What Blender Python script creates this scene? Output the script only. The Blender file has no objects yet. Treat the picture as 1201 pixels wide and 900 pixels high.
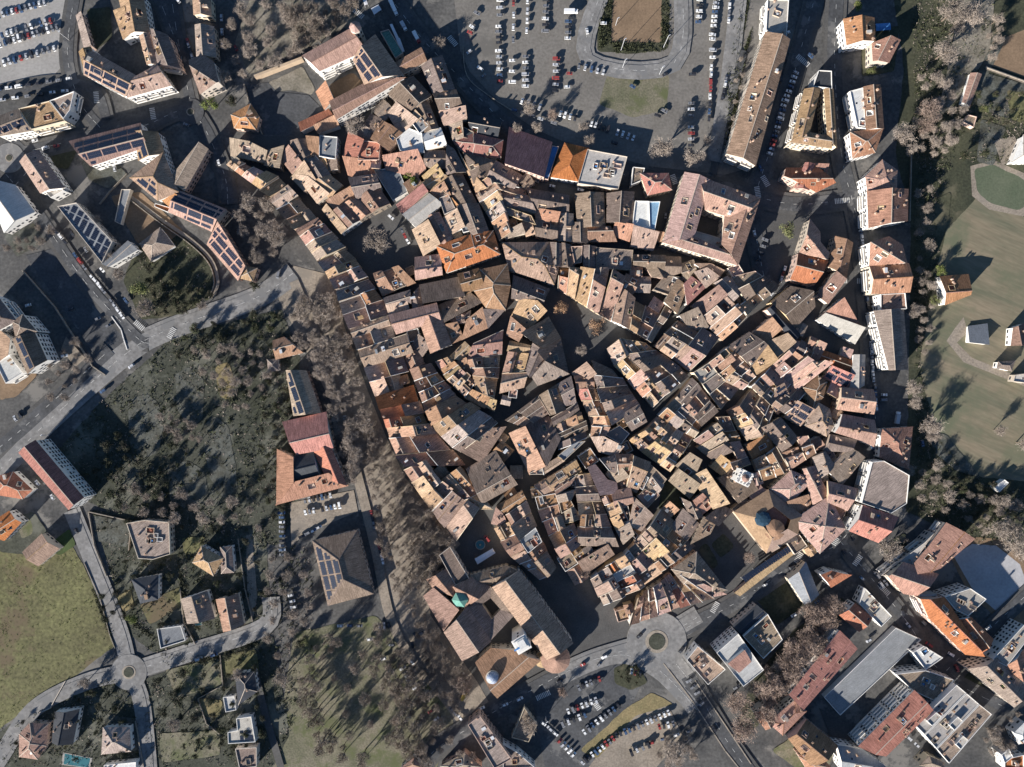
import bpy, math, random
from mathutils import Vector
random.seed(7)
# ---------------------------------------------------------------- camera, sky, sun, exposure
S = 0.57                      # metres per survey unit on the ground
HFOV = math.radians(72.0)
CAM_H = 600.5 * S / math.tan(HFOV / 2)
scene = bpy.context.scene
cam_d = bpy.data.cameras.new("camera"); cam = bpy.data.objects.new("camera", cam_d)
scene.collection.objects.link(cam)
cam.location = (0, 0, CAM_H); cam.rotation_euler = (0, 0, 0)
cam_d.sensor_width = 36; cam_d.angle = HFOV; cam_d.clip_start = 1.0; cam_d.clip_end = 5000
scene.camera = cam
SUN_EL = math.radians(18.8); SUN_AZ = (-0.67, -0.742)
world = bpy.data.worlds.new("World"); scene.world = world; world.use_nodes = True
wn = world.node_tree; sky = wn.nodes.new("ShaderNodeTexSky"); sky.sky_type = 'NISHITA'; sky.sun_disc = False
sky.ozone_density = 5.0; sky.dust_density = 0.3; sky.sun_elevation = SUN_EL; sky.sun_rotation = math.atan2(SUN_AZ[0], SUN_AZ[1]) % (2 * math.pi)
bg = wn.nodes["Background"]; wn.links.new(sky.outputs[0], bg.inputs[0]); bg.inputs[1].default_value = 0.055
sun_d = bpy.data.lights.new("sun", 'SUN'); sun = bpy.data.objects.new("sun", sun_d); scene.collection.objects.link(sun)
sun_d.energy = 5.0; sun_d.angle = math.radians(0.5); sun_d.color = (1.0, 0.945, 0.875)
sun.rotation_euler = Vector((-SUN_AZ[0] * math.cos(SUN_EL), -SUN_AZ[1] * math.cos(SUN_EL), -math.sin(SUN_EL))).to_track_quat('-Z', 'Y').to_euler()
sun.location = (-300, -300, 300)
vs = scene.view_settings; vs.view_transform = 'Standard'; vs.look = 'None'; vs.gamma = 1; vs.exposure = 1.2; vs.use_curve_mapping = False

# ---------------------------------------------------------------- helpers
C = scene.collection
def W(u, v, h=0.0):
    k = S * (CAM_H - h) / CAM_H
    return ((u - 600.5) * k, (450 - v) * k)
def link(o, parent=None):
    C.objects.link(o)
    if parent is not None: o.parent = parent
    return o
def mesh_obj(name, verts, faces, mats, parent=None, fm=None, loc=None, smooth=False):
    me = bpy.data.meshes.new(name); me.from_pydata(verts, [], faces)
    for m in (mats if isinstance(mats, (list, tuple)) else [mats]): me.materials.append(m)
    if fm: me.polygons.foreach_set("material_index", fm)
    if smooth: me.polygons.foreach_set("use_smooth", [True] * len(faces))
    me.update()
    o = bpy.data.objects.new(name, me)
    if loc: o.location = loc
    return link(o, parent)
def tag(o, label=None, cat=None, group=None, kind=None):
    if label: o["label"] = label
    if cat: o["category"] = cat
    if group: o["group"] = group
    if kind: o["kind"] = kind
    return o
def empty(name, loc=(0, 0, 0), rz=0.0):
    o = bpy.data.objects.new(name, None); o.location = loc; o.rotation_euler = (0, 0, rz); o.empty_display_size = 0.5
    return link(o)
class MB:
    def __init__(s): s.v = []; s.f = []; s.m = []
    def poly(s, pts, mi=0):
        n = len(s.v); s.v += [tuple(p) for p in pts]; s.f.append(tuple(range(n, n + len(pts)))); s.m.append(mi)
    def prism(s, pts, z0, z1, mi=0, top=True, bottom=False, mt=None):
        n = len(pts)
        for i in range(n):
            a, b = pts[i], pts[(i + 1) % n]
            s.poly([(a[0], a[1], z0), (b[0], b[1], z0), (b[0], b[1], z1), (a[0], a[1], z1)], mi)
        if top: s.poly([(p[0], p[1], z1) for p in pts], mi if mt is None else mt)
        if bottom: s.poly([(p[0], p[1], z0) for p in reversed(pts)], mi)
    def box(s, c, ax, lx, ly, z0, z1, mi=0, mt=None):
        ay = (-ax[1], ax[0])
        q = [(c[0] + ax[0] * i * lx / 2 + ay[0] * j * ly / 2, c[1] + ax[1] * i * lx / 2 + ay[1] * j * ly / 2) for i, j in ((-1, -1), (1, -1), (1, 1), (-1, 1))]
        s.prism(q, z0, z1, mi, mt=mt)
    def obj(s, name, mats, parent=None, loc=None, smooth=False):
        return mesh_obj(name, s.v, s.f, mats, parent, s.m if any(s.m) else None, loc, smooth)
def area(p): return 0.5 * sum(p[i][0] * p[(i + 1) % len(p)][1] - p[(i + 1) % len(p)][0] * p[i][1] for i in range(len(p)))
def sub(a, b): return (a[0] - b[0], a[1] - b[1])
def dot(a, b): return a[0] * b[0] + a[1] * b[1]
def norm(a):
    l = math.hypot(*a) or 1e-9; return (a[0] / l, a[1] / l)
def clip(poly, f):
    out = []; n = len(poly)
    for i in range(n):
        a, b = poly[i], poly[(i + 1) % n]; fa, fb = f(a), f(b)
        if fa <= 1e-9: out.append(a)
        if (fa < -1e-9 and fb > 1e-9) or (fa > 1e-9 and fb < -1e-9):
            t = fa / (fa - fb); out.append((a[0] + (b[0] - a[0]) * t, a[1] + (b[1] - a[1]) * t))
    return out
def offset(poly, offs):
    n = len(poly); L = []
    for i in range(n):
        a, b = poly[i], poly[(i + 1) % n]; d = norm(sub(b, a)); o = offs[i]; nn = (d[1], -d[0])
        L.append(((a[0] + nn[0] * o, a[1] + nn[1] * o), d))
    out = []
    for i in range(n):
        (p, d), (q, e) = L[i - 1], L[i]; den = d[0] * e[1] - d[1] * e[0]
        if abs(den) < 0.05: out.append(q); continue
        t = ((q[0] - p[0]) * e[1] - (q[1] - p[1]) * e[0]) / den
        if abs(t) > 400: out.append(q)
        else: out.append((p[0] + d[0] * t, p[1] + d[1] * t))
    return out
def inside(poly, p, m=0.0):
    n = len(poly)
    for i in range(n):
        a, b = poly[i], poly[(i + 1) % n]; d = norm(sub(b, a))
        if d[0] * (p[1] - a[1]) - d[1] * (p[0] - a[0]) < m: return False
    return True
def centroid(p): return (sum(q[0] for q in p) / len(p), sum(q[1] for q in p) / len(p))

# ---------------------------------------------------------------- materials
M = {}
def material(name, col, rough=0.9, var=0.25, scale=0.25, fine=2.5, rnd=0.0, metal=0.0, col2=None, spec=0.25, stretch=None, hue=0.0):
    m = bpy.data.materials.new(name); m.use_nodes = True; nt = m.node_tree; N = nt.nodes; b = N["Principled BSDF"]
    b.inputs["Roughness"].default_value = rough; b.inputs["Metallic"].default_value = metal; b.inputs["Specular IOR Level"].default_value = spec
    tc = N.new("ShaderNodeTexCoord"); src = tc.outputs["Object"]
    mp = N.new("ShaderNodeMapping"); nt.links.new(src, mp.inputs[0])
    if stretch:
        mp0 = N.new("ShaderNodeMapping"); mp0.inputs["Rotation"].default_value = (0, 0, stretch[1]); nt.links.new(src, mp0.inputs[0]); nt.links.new(mp0.outputs[0], mp.inputs[0]); mp.inputs["Scale"].default_value = stretch[0]
    n1 = N.new("ShaderNodeTexNoise"); n1.inputs["Scale"].default_value = scale; n1.inputs["Detail"].default_value = 5; n1.inputs["Roughness"].default_value = 0.65
    n2 = N.new("ShaderNodeTexNoise"); n2.inputs["Scale"].default_value = fine; n2.inputs["Detail"].default_value = 3
    oi = N.new("ShaderNodeObjectInfo")
    if rnd:
        vm = N.new("ShaderNodeVectorMath"); vm.operation = 'SCALE'; cmb = N.new("ShaderNodeCombineXYZ")
        nt.links.new(oi.outputs["Random"], cmb.inputs[0]); nt.links.new(oi.outputs["Random"], cmb.inputs[2]); vm.inputs["Scale"].default_value = 300
        nt.links.new(cmb.outputs[0], vm.inputs[0]); nt.links.new(vm.outputs[0], mp.inputs["Location"])
    nt.links.new(mp.outputs[0], n1.inputs[0]); nt.links.new(mp.outputs[0], n2.inputs[0])
    r = N.new("ShaderNodeValToRGB"); c2 = col2 or tuple(c * (1 - var) for c in col)
    r.color_ramp.elements[0].position = 0.34; r.color_ramp.elements[1].position = 0.66
    r.color_ramp.elements[0].color = (*c2, 1); r.color_ramp.elements[1].color = (*col, 1)
    nt.links.new(n1.outputs[0], r.inputs[0])
    mr = N.new("ShaderNodeMapRange"); mr.inputs["From Min"].default_value = 0.25; mr.inputs["From Max"].default_value = 0.75
    mr.inputs["To Min"].default_value = 1 - var * 0.9; mr.inputs["To Max"].default_value = 1 + var * 0.6
    nt.links.new(n2.outputs[0], mr.inputs[0])
    hs = N.new("ShaderNodeHueSaturation"); nt.links.new(r.outputs[0], hs.inputs["Color"])
    ml = N.new("ShaderNodeMath"); ml.operation = 'MULTIPLY'; nt.links.new(mr.outputs[0], ml.inputs[0])
    if rnd:
        m2 = N.new("ShaderNodeMapRange"); m2.inputs["To Min"].default_value = 1 - rnd; m2.inputs["To Max"].default_value = 1 + rnd * 0.8
        nt.links.new(oi.outputs["Random"], m2.inputs[0]); nt.links.new(m2.outputs[0], ml.inputs[1])
        if hue:
            w = N.new("ShaderNodeMath"); w.operation = 'MULTIPLY'; w.inputs[1].default_value = 7.31
            fr = N.new("ShaderNodeMath"); fr.operation = 'FRACT'
            m3 = N.new("ShaderNodeMapRange"); m3.inputs["To Min"].default_value = 0.5 - hue; m3.inputs["To Max"].default_value = 0.5 + hue
            nt.links.new(oi.outputs["Random"], w.inputs[0]); nt.links.new(w.outputs[0], fr.inputs[0]); nt.links.new(fr.outputs[0], m3.inputs[0]); nt.links.new(m3.outputs[0], hs.inputs["Hue"])
            m4 = N.new("ShaderNodeMapRange"); m4.inputs["To Min"].default_value = 0.75; m4.inputs["To Max"].default_value = 1.15
            nt.links.new(fr.outputs[0], m4.inputs[0]); nt.links.new(m4.outputs[0], hs.inputs["Saturation"])
    else: ml.inputs[1].default_value = 1.0
    nt.links.new(ml.outputs[0], hs.inputs["Value"]); nt.links.new(hs.outputs[0], b.inputs["Base Color"])
    M[name] = m; return m
def roofmat(name, col, var=0.3, tiles=True):
    m = material(name, col, 0.92, var, 0.16, 1.1, rnd=0.25, hue=0.014, spec=0.1); nt = m.node_tree; N = nt.nodes; b = N["Principled BSDF"]
    uv = N.new("ShaderNodeUVMap"); uv.uv_map = "roof"; hs = [n for n in N if n.type == 'HUE_SAT'][0]
    def noise(sc, detail=2.0):
        mp = N.new("ShaderNodeMapping"); mp.inputs["Scale"].default_value = sc; nt.links.new(uv.outputs[0], mp.inputs[0])
        n = N.new("ShaderNodeTexNoise"); n.inputs["Scale"].default_value = 1.0; n.inputs["Detail"].default_value = detail; nt.links.new(mp.outputs[0], n.inputs[0]); return n
    st = noise((1.7, 0.16, 1)); st2 = noise((3.2, 2.6, 1), 1.0)
    mr = N.new("ShaderNodeMapRange"); mr.inputs[1].default_value = .3; mr.inputs[2].default_value = .7; mr.inputs[3].default_value = 0.62 if tiles else .85; mr.inputs[4].default_value = 1.25 if tiles else 1.1; nt.links.new(st.outputs[0], mr.inputs[0])
    mr2 = N.new("ShaderNodeMapRange"); mr2.inputs[1].default_value = .3; mr2.inputs[2].default_value = .7; mr2.inputs[3].default_value = 0.75 if tiles else .9; mr2.inputs[4].default_value = 1.2 if tiles else 1.05; nt.links.new(st2.outputs[0], mr2.inputs[0])
    mu = N.new("ShaderNodeMath"); mu.operation = 'MULTIPLY'; nt.links.new(mr.outputs[0], mu.inputs[0]); nt.links.new(mr2.outputs[0], mu.inputs[1])
    vm = N.new("ShaderNodeVectorMath"); vm.operation = 'SCALE'; nt.links.new(hs.outputs[0], vm.inputs[0]); nt.links.new(mu.outputs[0], vm.inputs["Scale"])
    nt.links.new(vm.outputs[0], b.inputs["Base Color"])
    if tiles:     # rows of canal tiles as fine relief
        wv = N.new("ShaderNodeTexWave"); wv.inputs["Scale"].default_value = 0.8; wv.inputs["Distortion"].default_value = 0.6; nt.links.new(uv.outputs[0], wv.inputs[0])
        bp = N.new("ShaderNodeBump"); bp.inputs["Strength"].default_value = 0.25; bp.inputs["Distance"].default_value = 0.08; nt.links.new(wv.outputs[1], bp.inputs["Height"]); nt.links.new(bp.outputs[0], b.inputs["Normal"])
    return m
ROOF = {
    't': roofmat("tan_tiles", (0.43, 0.285, 0.19)), 'p': roofmat("pink_tiles", (0.45, 0.275, 0.205)),
    'r': roofmat("red_tiles", (0.44, 0.175, 0.11), 0.25), 'o': roofmat("orange_tiles", (0.46, 0.24, 0.155), 0.28),
    'c': roofmat("clay_tiles", (0.35, 0.21, 0.145)), 'k': roofmat("weathered_tiles", (0.34, 0.265, 0.21)),
    'd': roofmat("shade_darkened_brown_tiles", (0.24, 0.18, 0.145)), 'g': roofmat("grey_sheet_roof", (0.24, 0.25, 0.26), 0.2, False),  # brown tiles darkened mostly to put roof shade into the colour, partly for age
    'w': roofmat("white_membrane_roof", (0.62, 0.61, 0.58), 0.15, False), 'b': roofmat("blue_roof", (0.16, 0.33, 0.55), 0.2, False),
    's': roofmat("pale_gravel_roof", (0.45, 0.42, 0.38), 0.2, False), 'n': roofmat("slate_dark_roof", (0.07, 0.075, 0.085), 0.2, False),
    'y': roofmat("yellow_tan_tiles", (0.46, 0.325, 0.215)), 'e': roofmat("copper_green_roof", (0.16, 0.3, 0.24), 0.2)}
ROOFWORD = {'t': "tan", 'p': "pink", 'r': "red", 'o': "orange", 'c': "clay brown", 'k': "weathered grey-brown", 'd': "dark brown", 'g': "grey", 'w': "white", 'b': "blue", 's': "pale grey", 'n': "slate dark", 'y': "yellowish", 'e': "green"}
WALL = [material("cream_render", (0.62, 0.53, 0.42), var=0.2, rnd=0.15, hue=0.01), material("ochre_render", (0.55, 0.41, 0.27), var=0.2, rnd=0.15, hue=0.01),
        material("stone_wall", (0.42, 0.34, 0.26), var=0.35, rnd=0.15), material("pink_render", (0.58, 0.42, 0.34), var=0.2, rnd=0.15), material("white_render", (0.76, 0.73, 0.68), var=0.12, rnd=0.08)]
WHITE = WALL[4]
GLASS = material("window_glass", (0.03, 0.035, 0.045), 0.2, 0.2, spec=0.5)
SHUT = material("painted_shutter", (0.1, 0.12, 0.13), 0.7, 0.3, rnd=0.5, hue=0.1)
TERR = [material("terracotta_floor", (0.34, 0.14, 0.09), var=0.2), material("grey_tile_floor", (0.3, 0.29, 0.28), var=0.2), material("pale_floor", (0.5, 0.43, 0.36), var=0.2)]
SOLAR = material("solar_cells", (0.02, 0.028, 0.05), 0.25, 0.2, spec=0.5)
BRICK = material("chimney_brick", (0.5, 0.38, 0.29), var=0.3, rnd=0.3)
METAL = material("pale_metal", (0.6, 0.61, 0.62), 0.5, 0.1, metal=0.2)
BLUE = material("blue_sheet", (0.08, 0.25, 0.55), 0.6, 0.2)
POOL = material("pool_water", (0.05, 0.16, 0.18), 0.15, 0.15, spec=0.5)
asphalt = material("asphalt", (0.09, 0.092, 0.096), 0.9, 0.35, 0.07, 0.6)
asphalt2 = material("pale_asphalt", (0.25, 0.242, 0.232), 0.9, 0.34, 0.07, 0.5)
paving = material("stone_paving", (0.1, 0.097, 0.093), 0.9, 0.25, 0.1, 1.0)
gravel = material("pale_gravel", (0.32, 0.27, 0.215), 0.95, 0.35, 0.06, 0.8)
dirt = material("dirt_lot", (0.2, 0.185, 0.165), 0.95, 0.28, 0.03, 0.6)
drygrass = material("dry_grass", (0.27, 0.21, 0.11), 0.95, 0.35, 0.08, 0.9, col2=(0.16, 0.14, 0.07))
meadow = material("meadow_grass", (0.175, 0.17, 0.075), 0.95, 0.55, 0.025, 0.45, col2=(0.095, 0.085, 0.045))
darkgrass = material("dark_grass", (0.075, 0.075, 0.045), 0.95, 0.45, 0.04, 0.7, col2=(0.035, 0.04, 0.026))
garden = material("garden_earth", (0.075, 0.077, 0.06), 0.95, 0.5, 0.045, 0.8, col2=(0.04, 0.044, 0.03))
lawn = material("lawn", (0.07, 0.1, 0.035), 0.95, 0.3, 0.1, 1.0)
field = material("ploughed_field", (0.235, 0.19, 0.13), 0.95, 0.22, 0.09, 0.8, col2=(0.13, 0.128, 0.085), stretch=((0.12, 0.8, 1), math.radians(24)))
field2 = material("green_field", (0.115, 0.13, 0.085), 0.95, 0.25, 0.06, 0.8, col2=(0.085, 0.105, 0.065))
brownfield = material("bare_brown_field", (0.24, 0.165, 0.105), 0.95, 0.25, 0.08, 0.8)
groundmat = material("worn_ground", (0.125, 0.12, 0.112), 0.95, 0.4, 0.04, 0.5, col2=(0.06, 0.06, 0.06))
MORTAR = material("ridge_mortar", (0.5, 0.42, 0.34), 0.95, 0.2)
parkearth = material("park_earth", (0.21, 0.185, 0.135), 0.95, 0.45, 0.06, 0.9, col2=(0.115, 0.115, 0.07))
concrete = material("pale_concrete", (0.42, 0.41, 0.41), 0.85, 0.15, 0.08, 0.6)
scrub = material("grey_scrub", (0.12, 0.125, 0.11), 0.95, 0.45, 0.12, 0.9, col2=(0.06, 0.058, 0.043))
paint = material("white_road_paint", (0.62, 0.61, 0.58), 0.7, 0.25, 0.5, 2.0)
stonewall = material("rubble_stone", (0.36, 0.31, 0.25), 0.95, 0.35, 0.4, 2.0)
hillside = material("dry_hillside", (0.24, 0.215, 0.175), 0.95, 0.4, 0.08, 0.7, col2=(0.13, 0.118, 0.09))
lotpale = material("pale_lot", (0.34, 0.325, 0.305), 0.9, 0.2, 0.05, 0.6)
GROUND = dict(hillside=hillside, lotpale=lotpale, concrete=concrete, scrub=scrub, parkearth=parkearth, asphalt=asphalt, asphalt2=asphalt2, paving=paving, gravel=gravel, dirt=dirt, drygrass=drygrass, meadow=meadow, darkgrass=darkgrass, garden=garden, lawn=lawn, field=field, field2=field2, brownfield=brownfield)

def add_blotches(m, col, scale, lo, hi):
    """worn or bare spots with ragged edges laid into a ground material"""
    nt = m.node_tree; N = nt.nodes; b = N["Principled BSDF"]; src = b.inputs["Base Color"].links[0].from_socket
    tc = N.new("ShaderNodeTexCoord"); n = N.new("ShaderNodeTexNoise"); n.inputs["Scale"].default_value = scale; n.inputs["Detail"].default_value = 8; n.inputs["Roughness"].default_value = .68; nt.links.new(tc.outputs["Object"], n.inputs[0])
    r = N.new("ShaderNodeMapRange"); r.inputs[1].default_value = lo; r.inputs[2].default_value = hi; nt.links.new(n.outputs[0], r.inputs[0])
    mx = N.new("ShaderNodeMix"); mx.data_type = 'RGBA'; nt.links.new(r.outputs[0], mx.inputs[0]); nt.links.new(src, mx.inputs[6]); mx.inputs[7].default_value = (*col, 1); nt.links.new(mx.outputs[2], b.inputs["Base Color"])
add_blotches(meadow, (0.13, 0.1, 0.06), 0.022, .52, .6)
add_blotches(garden, (0.125, 0.125, 0.1), 0.03, .53, .62)
add_blotches(darkgrass, (0.11, 0.1, 0.065), 0.03, .55, .64)
add_blotches(groundmat, (0.17, 0.16, 0.145), 0.03, .55, .6)
add_blotches(asphalt, (0.13, 0.128, 0.125), 0.05, .56, .6)
add_blotches(asphalt2, (0.17, 0.168, 0.165), 0.06, .55, .58)
add_blotches(dirt, (0.13, 0.122, 0.11), 0.03, .54, .62)
add_blotches(parkearth, (0.1, 0.11, 0.05), 0.05, .5, .62)
add_blotches(field, (0.12, 0.128, 0.08), 0.012, .5, .62)
add_blotches(gravel, (0.22, 0.19, 0.155), 0.06, .54, .62)
# ---------------------------------------------------------------- roofs and houses
def roof_faces(P, typ, k, frac, h, slope):
    """P: CCW plan polygon. Returns (list of plan faces, z function)."""
    n = len(P)
    if typ == 'g':
        a, b = P[k % n], P[(k + 1) % n]; d = norm(sub(b, a)); nn = (-d[1], d[0])
        smax = max(dot(sub(p, a), nn) for p in P); smin = min(dot(sub(p, a), nn) for p in P)
        s0 = smin + (smax - smin) * frac; half = (smax - smin) / 2
        zf = lambda p: h + slope * (half - abs(dot(sub(p, a), nn) - s0))
        f = lambda p: dot(sub(p, a), nn) - s0
        return [clip(P, f), clip(P, lambda p: -f(p))], zf
    if typ == 'm':
        a, b = P[k % n], P[(k + 1) % n]; d = norm(sub(b, a)); nn = (-d[1], d[0])
        mid = max(dot(sub(p, a), nn) for p in P) / 2
        return [list(P)], (lambda p: h + slope * 0.85 * (dot(sub(p, a), nn) - mid * 0.6))
    if typ == 'h':
        E = []
        for i in range(n):
            a, b = P[i], P[(i + 1) % n]; d = norm(sub(b, a)); E.append((a, (-d[1], d[0])))
        D = lambda i, p: dot(sub(p, E[i][0]), E[i][1])
        F = []
        for i in range(n):
            q = list(P)
            for j in range(n):
                if j != i and len(q) > 2: q = clip(q, lambda p, i=i, j=j: D(i, p) - D(j, p))
            if len(q) > 2: F.append(q)
        return F, (lambda p: h + slope * min(D(i, p) for i in range(n)))
    return [list(P)], (lambda p: h)
LAWNM = material("potted_plants", (0.06, 0.1, 0.03), 0.9, 0.3)
def roof_uv(o):
    me = o.data; uv = me.uv_layers.new(name="roof"); co = []
    for p in me.polygons:
        nx, ny = p.normal[0], p.normal[1]; l = math.hypot(nx, ny)
        dx, dy = (nx / l, ny / l) if l > .02 and p.normal[2] > .2 else (0.8, 0.6)
        for li in p.loop_indices:
            v = me.vertices[me.loops[li].vertex_index].co; co += [v.x * -dy + v.y * dx, v.x * dx + v.y * dy]
    uv.data.foreach_set("uv", co)
CH = None
def chimney_mesh():
    global CH
    if CH is None:
        mb = MB(); mb.box((0, 0), (1, 0), 0.75, 0.95, -1.2, 1.15); mb.box((0, 0), (1, 0), 0.95, 1.15, 1.15, 1.3); mb.box((0, 0), (1, 0), 0.4, 0.55, 1.3, 1.62, 1)
        CH = bpy.data.meshes.new("chimney"); CH.from_pydata(mb.v, [], mb.f); CH.materials.append(BRICK); CH.materials.append(ROOF['o'])
        CH.polygons.foreach_set("material_index", mb.m)
    return CH
SHUN = (SUN_AZ[0], SUN_AZ[1])
def building_part(root, org, Pw, typ, k, frac, h, slope, rm, wm, party=(), flags="", rng=random, second=False):
    P = [(p[0] - org[0], p[1] - org[1]) for p in Pw]
    if typ == 'g' and not party:       # a ridge runs along the long side of a clearly elongated plan
        ed = [sub(P[(i + 1) % len(P)], P[i]) for i in range(len(P))]; Ls = [math.hypot(*e) for e in ed]; j = Ls.index(max(Ls)); dj = norm(ed[j]); dk = norm(ed[k % len(P)])
        ext = lambda d: max(dot(p, d) for p in P) - min(dot(p, d) for p in P)
        if abs(dot(dj, dk)) < .75 and ext(dj) > 1.3 * ext((-dj[1], dj[0])): k = j; frac = .5
    if area(P) < 0:
        P.reverse(); k = (len(P) - 2 - k) % len(P) if typ in 'gm' else k
        party = tuple((len(P) - 2 - e) % len(P) for e in party)
    n = len(P)
    if typ == 'f':
        wall = MB(); par = 0.75; wall.prism(P, 0, h + par, 0, top=False)
        Q = offset(P, [-0.3] * n)
        for i in range(n):
            a, b, c, d = P[i], P[(i + 1) % n], Q[(i + 1) % n], Q[i]
            wall.poly([(a[0], a[1], h + par), (b[0], b[1], h + par), (c[0], c[1], h + par), (d[0], d[1], h + par)])
            wall.poly([(c[0], c[1], h), (d[0], d[1], h), (d[0], d[1], h + par), (c[0], c[1], h + par)])
        wallo = wall.obj("wall", wm, root); r = MB(); r.poly([(p[0], p[1], h) for p in Q]); roofo = r.obj("roof", rm, root); roof_uv(roofo)
        zf = lambda p: h; faces = [Q]
    else:
        eav = 0.0 if 'N' in flags else 0.4
        PO = offset(P, [0.02 if i in party else eav for i in range(n)]); PW = offset(P, [-0.02 if i in party else 0.0 for i in range(n)])
        if typ == 'h' or area(PO) < area(PW): PO = P if area(PO) < area(PW) else PO
        faces, zf = roof_faces(PO, typ, k, frac, h, slope)
        faces = [F if area(F) > 0 else F[::-1] for F in faces if len(F) > 2]
        ters = []; r = MB(); th = 0.22; A_ = abs(area(P)); nter = 0 if ('Y' in flags or 'X' in flags) else min(5, int(A_ / 300 + rng.random() * 1.05))
        if 'Z' in flags: nter += 1 + min(4, int(A_ / 160))
        whole = [list(F) for F in faces]
        d0 = norm(sub(P[(k + 1) % n], P[k % n])) if typ in 'gm' else norm(sub(P[1], P[0])); dn = (-d0[1], d0[0])
        for _ in range(nter * 6):
            if nter <= 0: break
            F = rng.choice(whole); w = [rng.random() for _ in F]; sw = sum(w); c = (sum(a * q[0] for a, q in zip(w, F)) / sw, sum(a * q[1] for a, q in zip(w, F)) / sw)
            lx, ly = rng.uniform(2.4, 5.4), rng.uniform(2.0, 4.2)
            Rc = [(c[0] + d0[0] * i * lx / 2 + dn[0] * j * ly / 2, c[1] + d0[1] * i * lx / 2 + dn[1] * j * ly / 2) for i, j in ((-1, -1), (1, -1), (1, 1), (-1, 1))]
            hit = [G for G in faces if all(inside(G, q, 0.45) for q in Rc)]
            if not hit: continue
            nter -= 1; G = hit[0]; faces.remove(G); cur = G
            for i in range(4):
                a, b = Rc[i], Rc[(i + 1) % 4]; dd = norm(sub(b, a)); f = lambda p: -(dd[0] * (p[1] - a[1]) - dd[1] * (p[0] - a[0]))
                o_ = clip(cur, lambda p: -f(p)); cur = clip(cur, f)
                if len(o_) > 2: faces.append(o_)
            zc = [zf(q) for q in Rc]; fl = min(zc) - rng.uniform(0.2, 0.9); tb = MB(); Ri = offset(Rc, [-0.16] * 4)
            if area(Rc) < 0: Ri = Rc
            tb.poly([(q[0], q[1], fl) for q in Ri], 1)
            for i in range(4):
                j = (i + 1) % 4; up = 0.28
                tb.poly([(*Ri[j], fl), (*Ri[i], fl), (*Ri[i], zc[i] + up), (*Ri[j], zc[j] + up)])
                tb.poly([(*Ri[i], zc[i] + up), (*Rc[i], zc[i] + up), (*Rc[j], zc[j] + up), (*Ri[j], zc[j] + up)])
                tb.poly([(*Rc[i], zc[i] - .3), (*Rc[j], zc[j] - .3), (*Rc[j], zc[j] + up), (*Rc[i], zc[i] + up)])
            if rng.random() < .5:
                q = (Ri[0][0] * .6 + Ri[2][0] * .4, Ri[0][1] * .6 + Ri[2][1] * .4); tb.box(q, d0, rng.uniform(.7, 1.5), rng.uniform(.6, 1.1), fl, fl + rng.uniform(.4, .9), 2)
            ters.append(tb.obj("roof_terrace", [rng.choice(WALL), rng.choice(TERR), rng.choice([METAL, BLUE, WHITE, TERR[0], LAWNM])], root))
        for F in faces:
            if len(F) > 2: r.poly([(p[0], p[1], zf(p)) for p in F])
        # fascia + soffit
        ring = []
        for i in range(n):
            a, b = PO[i], PO[(i + 1) % n]; ring.append(a)
            if typ == 'g':
                ia, ib = PO[k % n], PO[(k + 1) % n]; d = norm(sub(ib, ia)); nn = (-d[1], d[0])
                sm = [dot(sub(p, ia), nn) for p in PO]; s0 = min(sm) + (max(sm) - min(sm)) * frac
                fa, fb = dot(sub(a, ia), nn) - s0, dot(sub(b, ia), nn) - s0
                if fa * fb < -1e-9: t = fa / (fa - fb); ring.append((a[0] + (b[0] - a[0]) * t, a[1] + (b[1] - a[1]) * t))
        for i in range(len(ring)):
            a, b = ring[i], ring[(i + 1) % len(ring)]; za, zb = zf(a), zf(b)
            r.poly([(a[0], a[1], za - th), (b[0], b[1], zb - th), (b[0], b[1], zb), (a[0], a[1], za)])
        for F in faces:
            if len(F) > 2: r.poly([(p[0], p[1], zf(p) - th) for p in reversed(F)])
        roofo = r.obj("roof", rm, root); roof_uv(roofo)
        for o_ in ters: o_.parent = roofo
        if typ in 'gh' and A_ > 45:
            seg = {}; rd = MB()
            for F in whole:
                for i in range(len(F)):
                    a, b = F[i], F[(i + 1) % len(F)]
                    key = tuple(sorted(((round(a[0], 1), round(a[1], 1)), (round(b[0], 1), round(b[1], 1))))); seg.setdefault(key, []).append((a, b))
            for v_ in seg.values():
                if len(v_) < 2: continue
                a, b = v_[0]; d = norm(sub(b, a)); e = (-d[1] * .2, d[0] * .2); za, zb = zf(a) + .1, zf(b) + .1
                if math.hypot(*sub(b, a)) < 1: continue
                L4 = [(a[0] - e[0], a[1] - e[1], za), (b[0] - e[0], b[1] - e[1], zb), (b[0] + e[0], b[1] + e[1], zb), (a[0] + e[0], a[1] + e[1], za)]
                rd.poly(L4)
                for x, y in zip(L4, L4[1:] + L4[:1]): rd.poly([(x[0], x[1], x[2] - .3), (y[0], y[1], y[2] - .3), y, x])
            if rd.f: rd.obj("ridge_tiles", MORTAR if rng.random() < .5 else rm, roofo)
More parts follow.
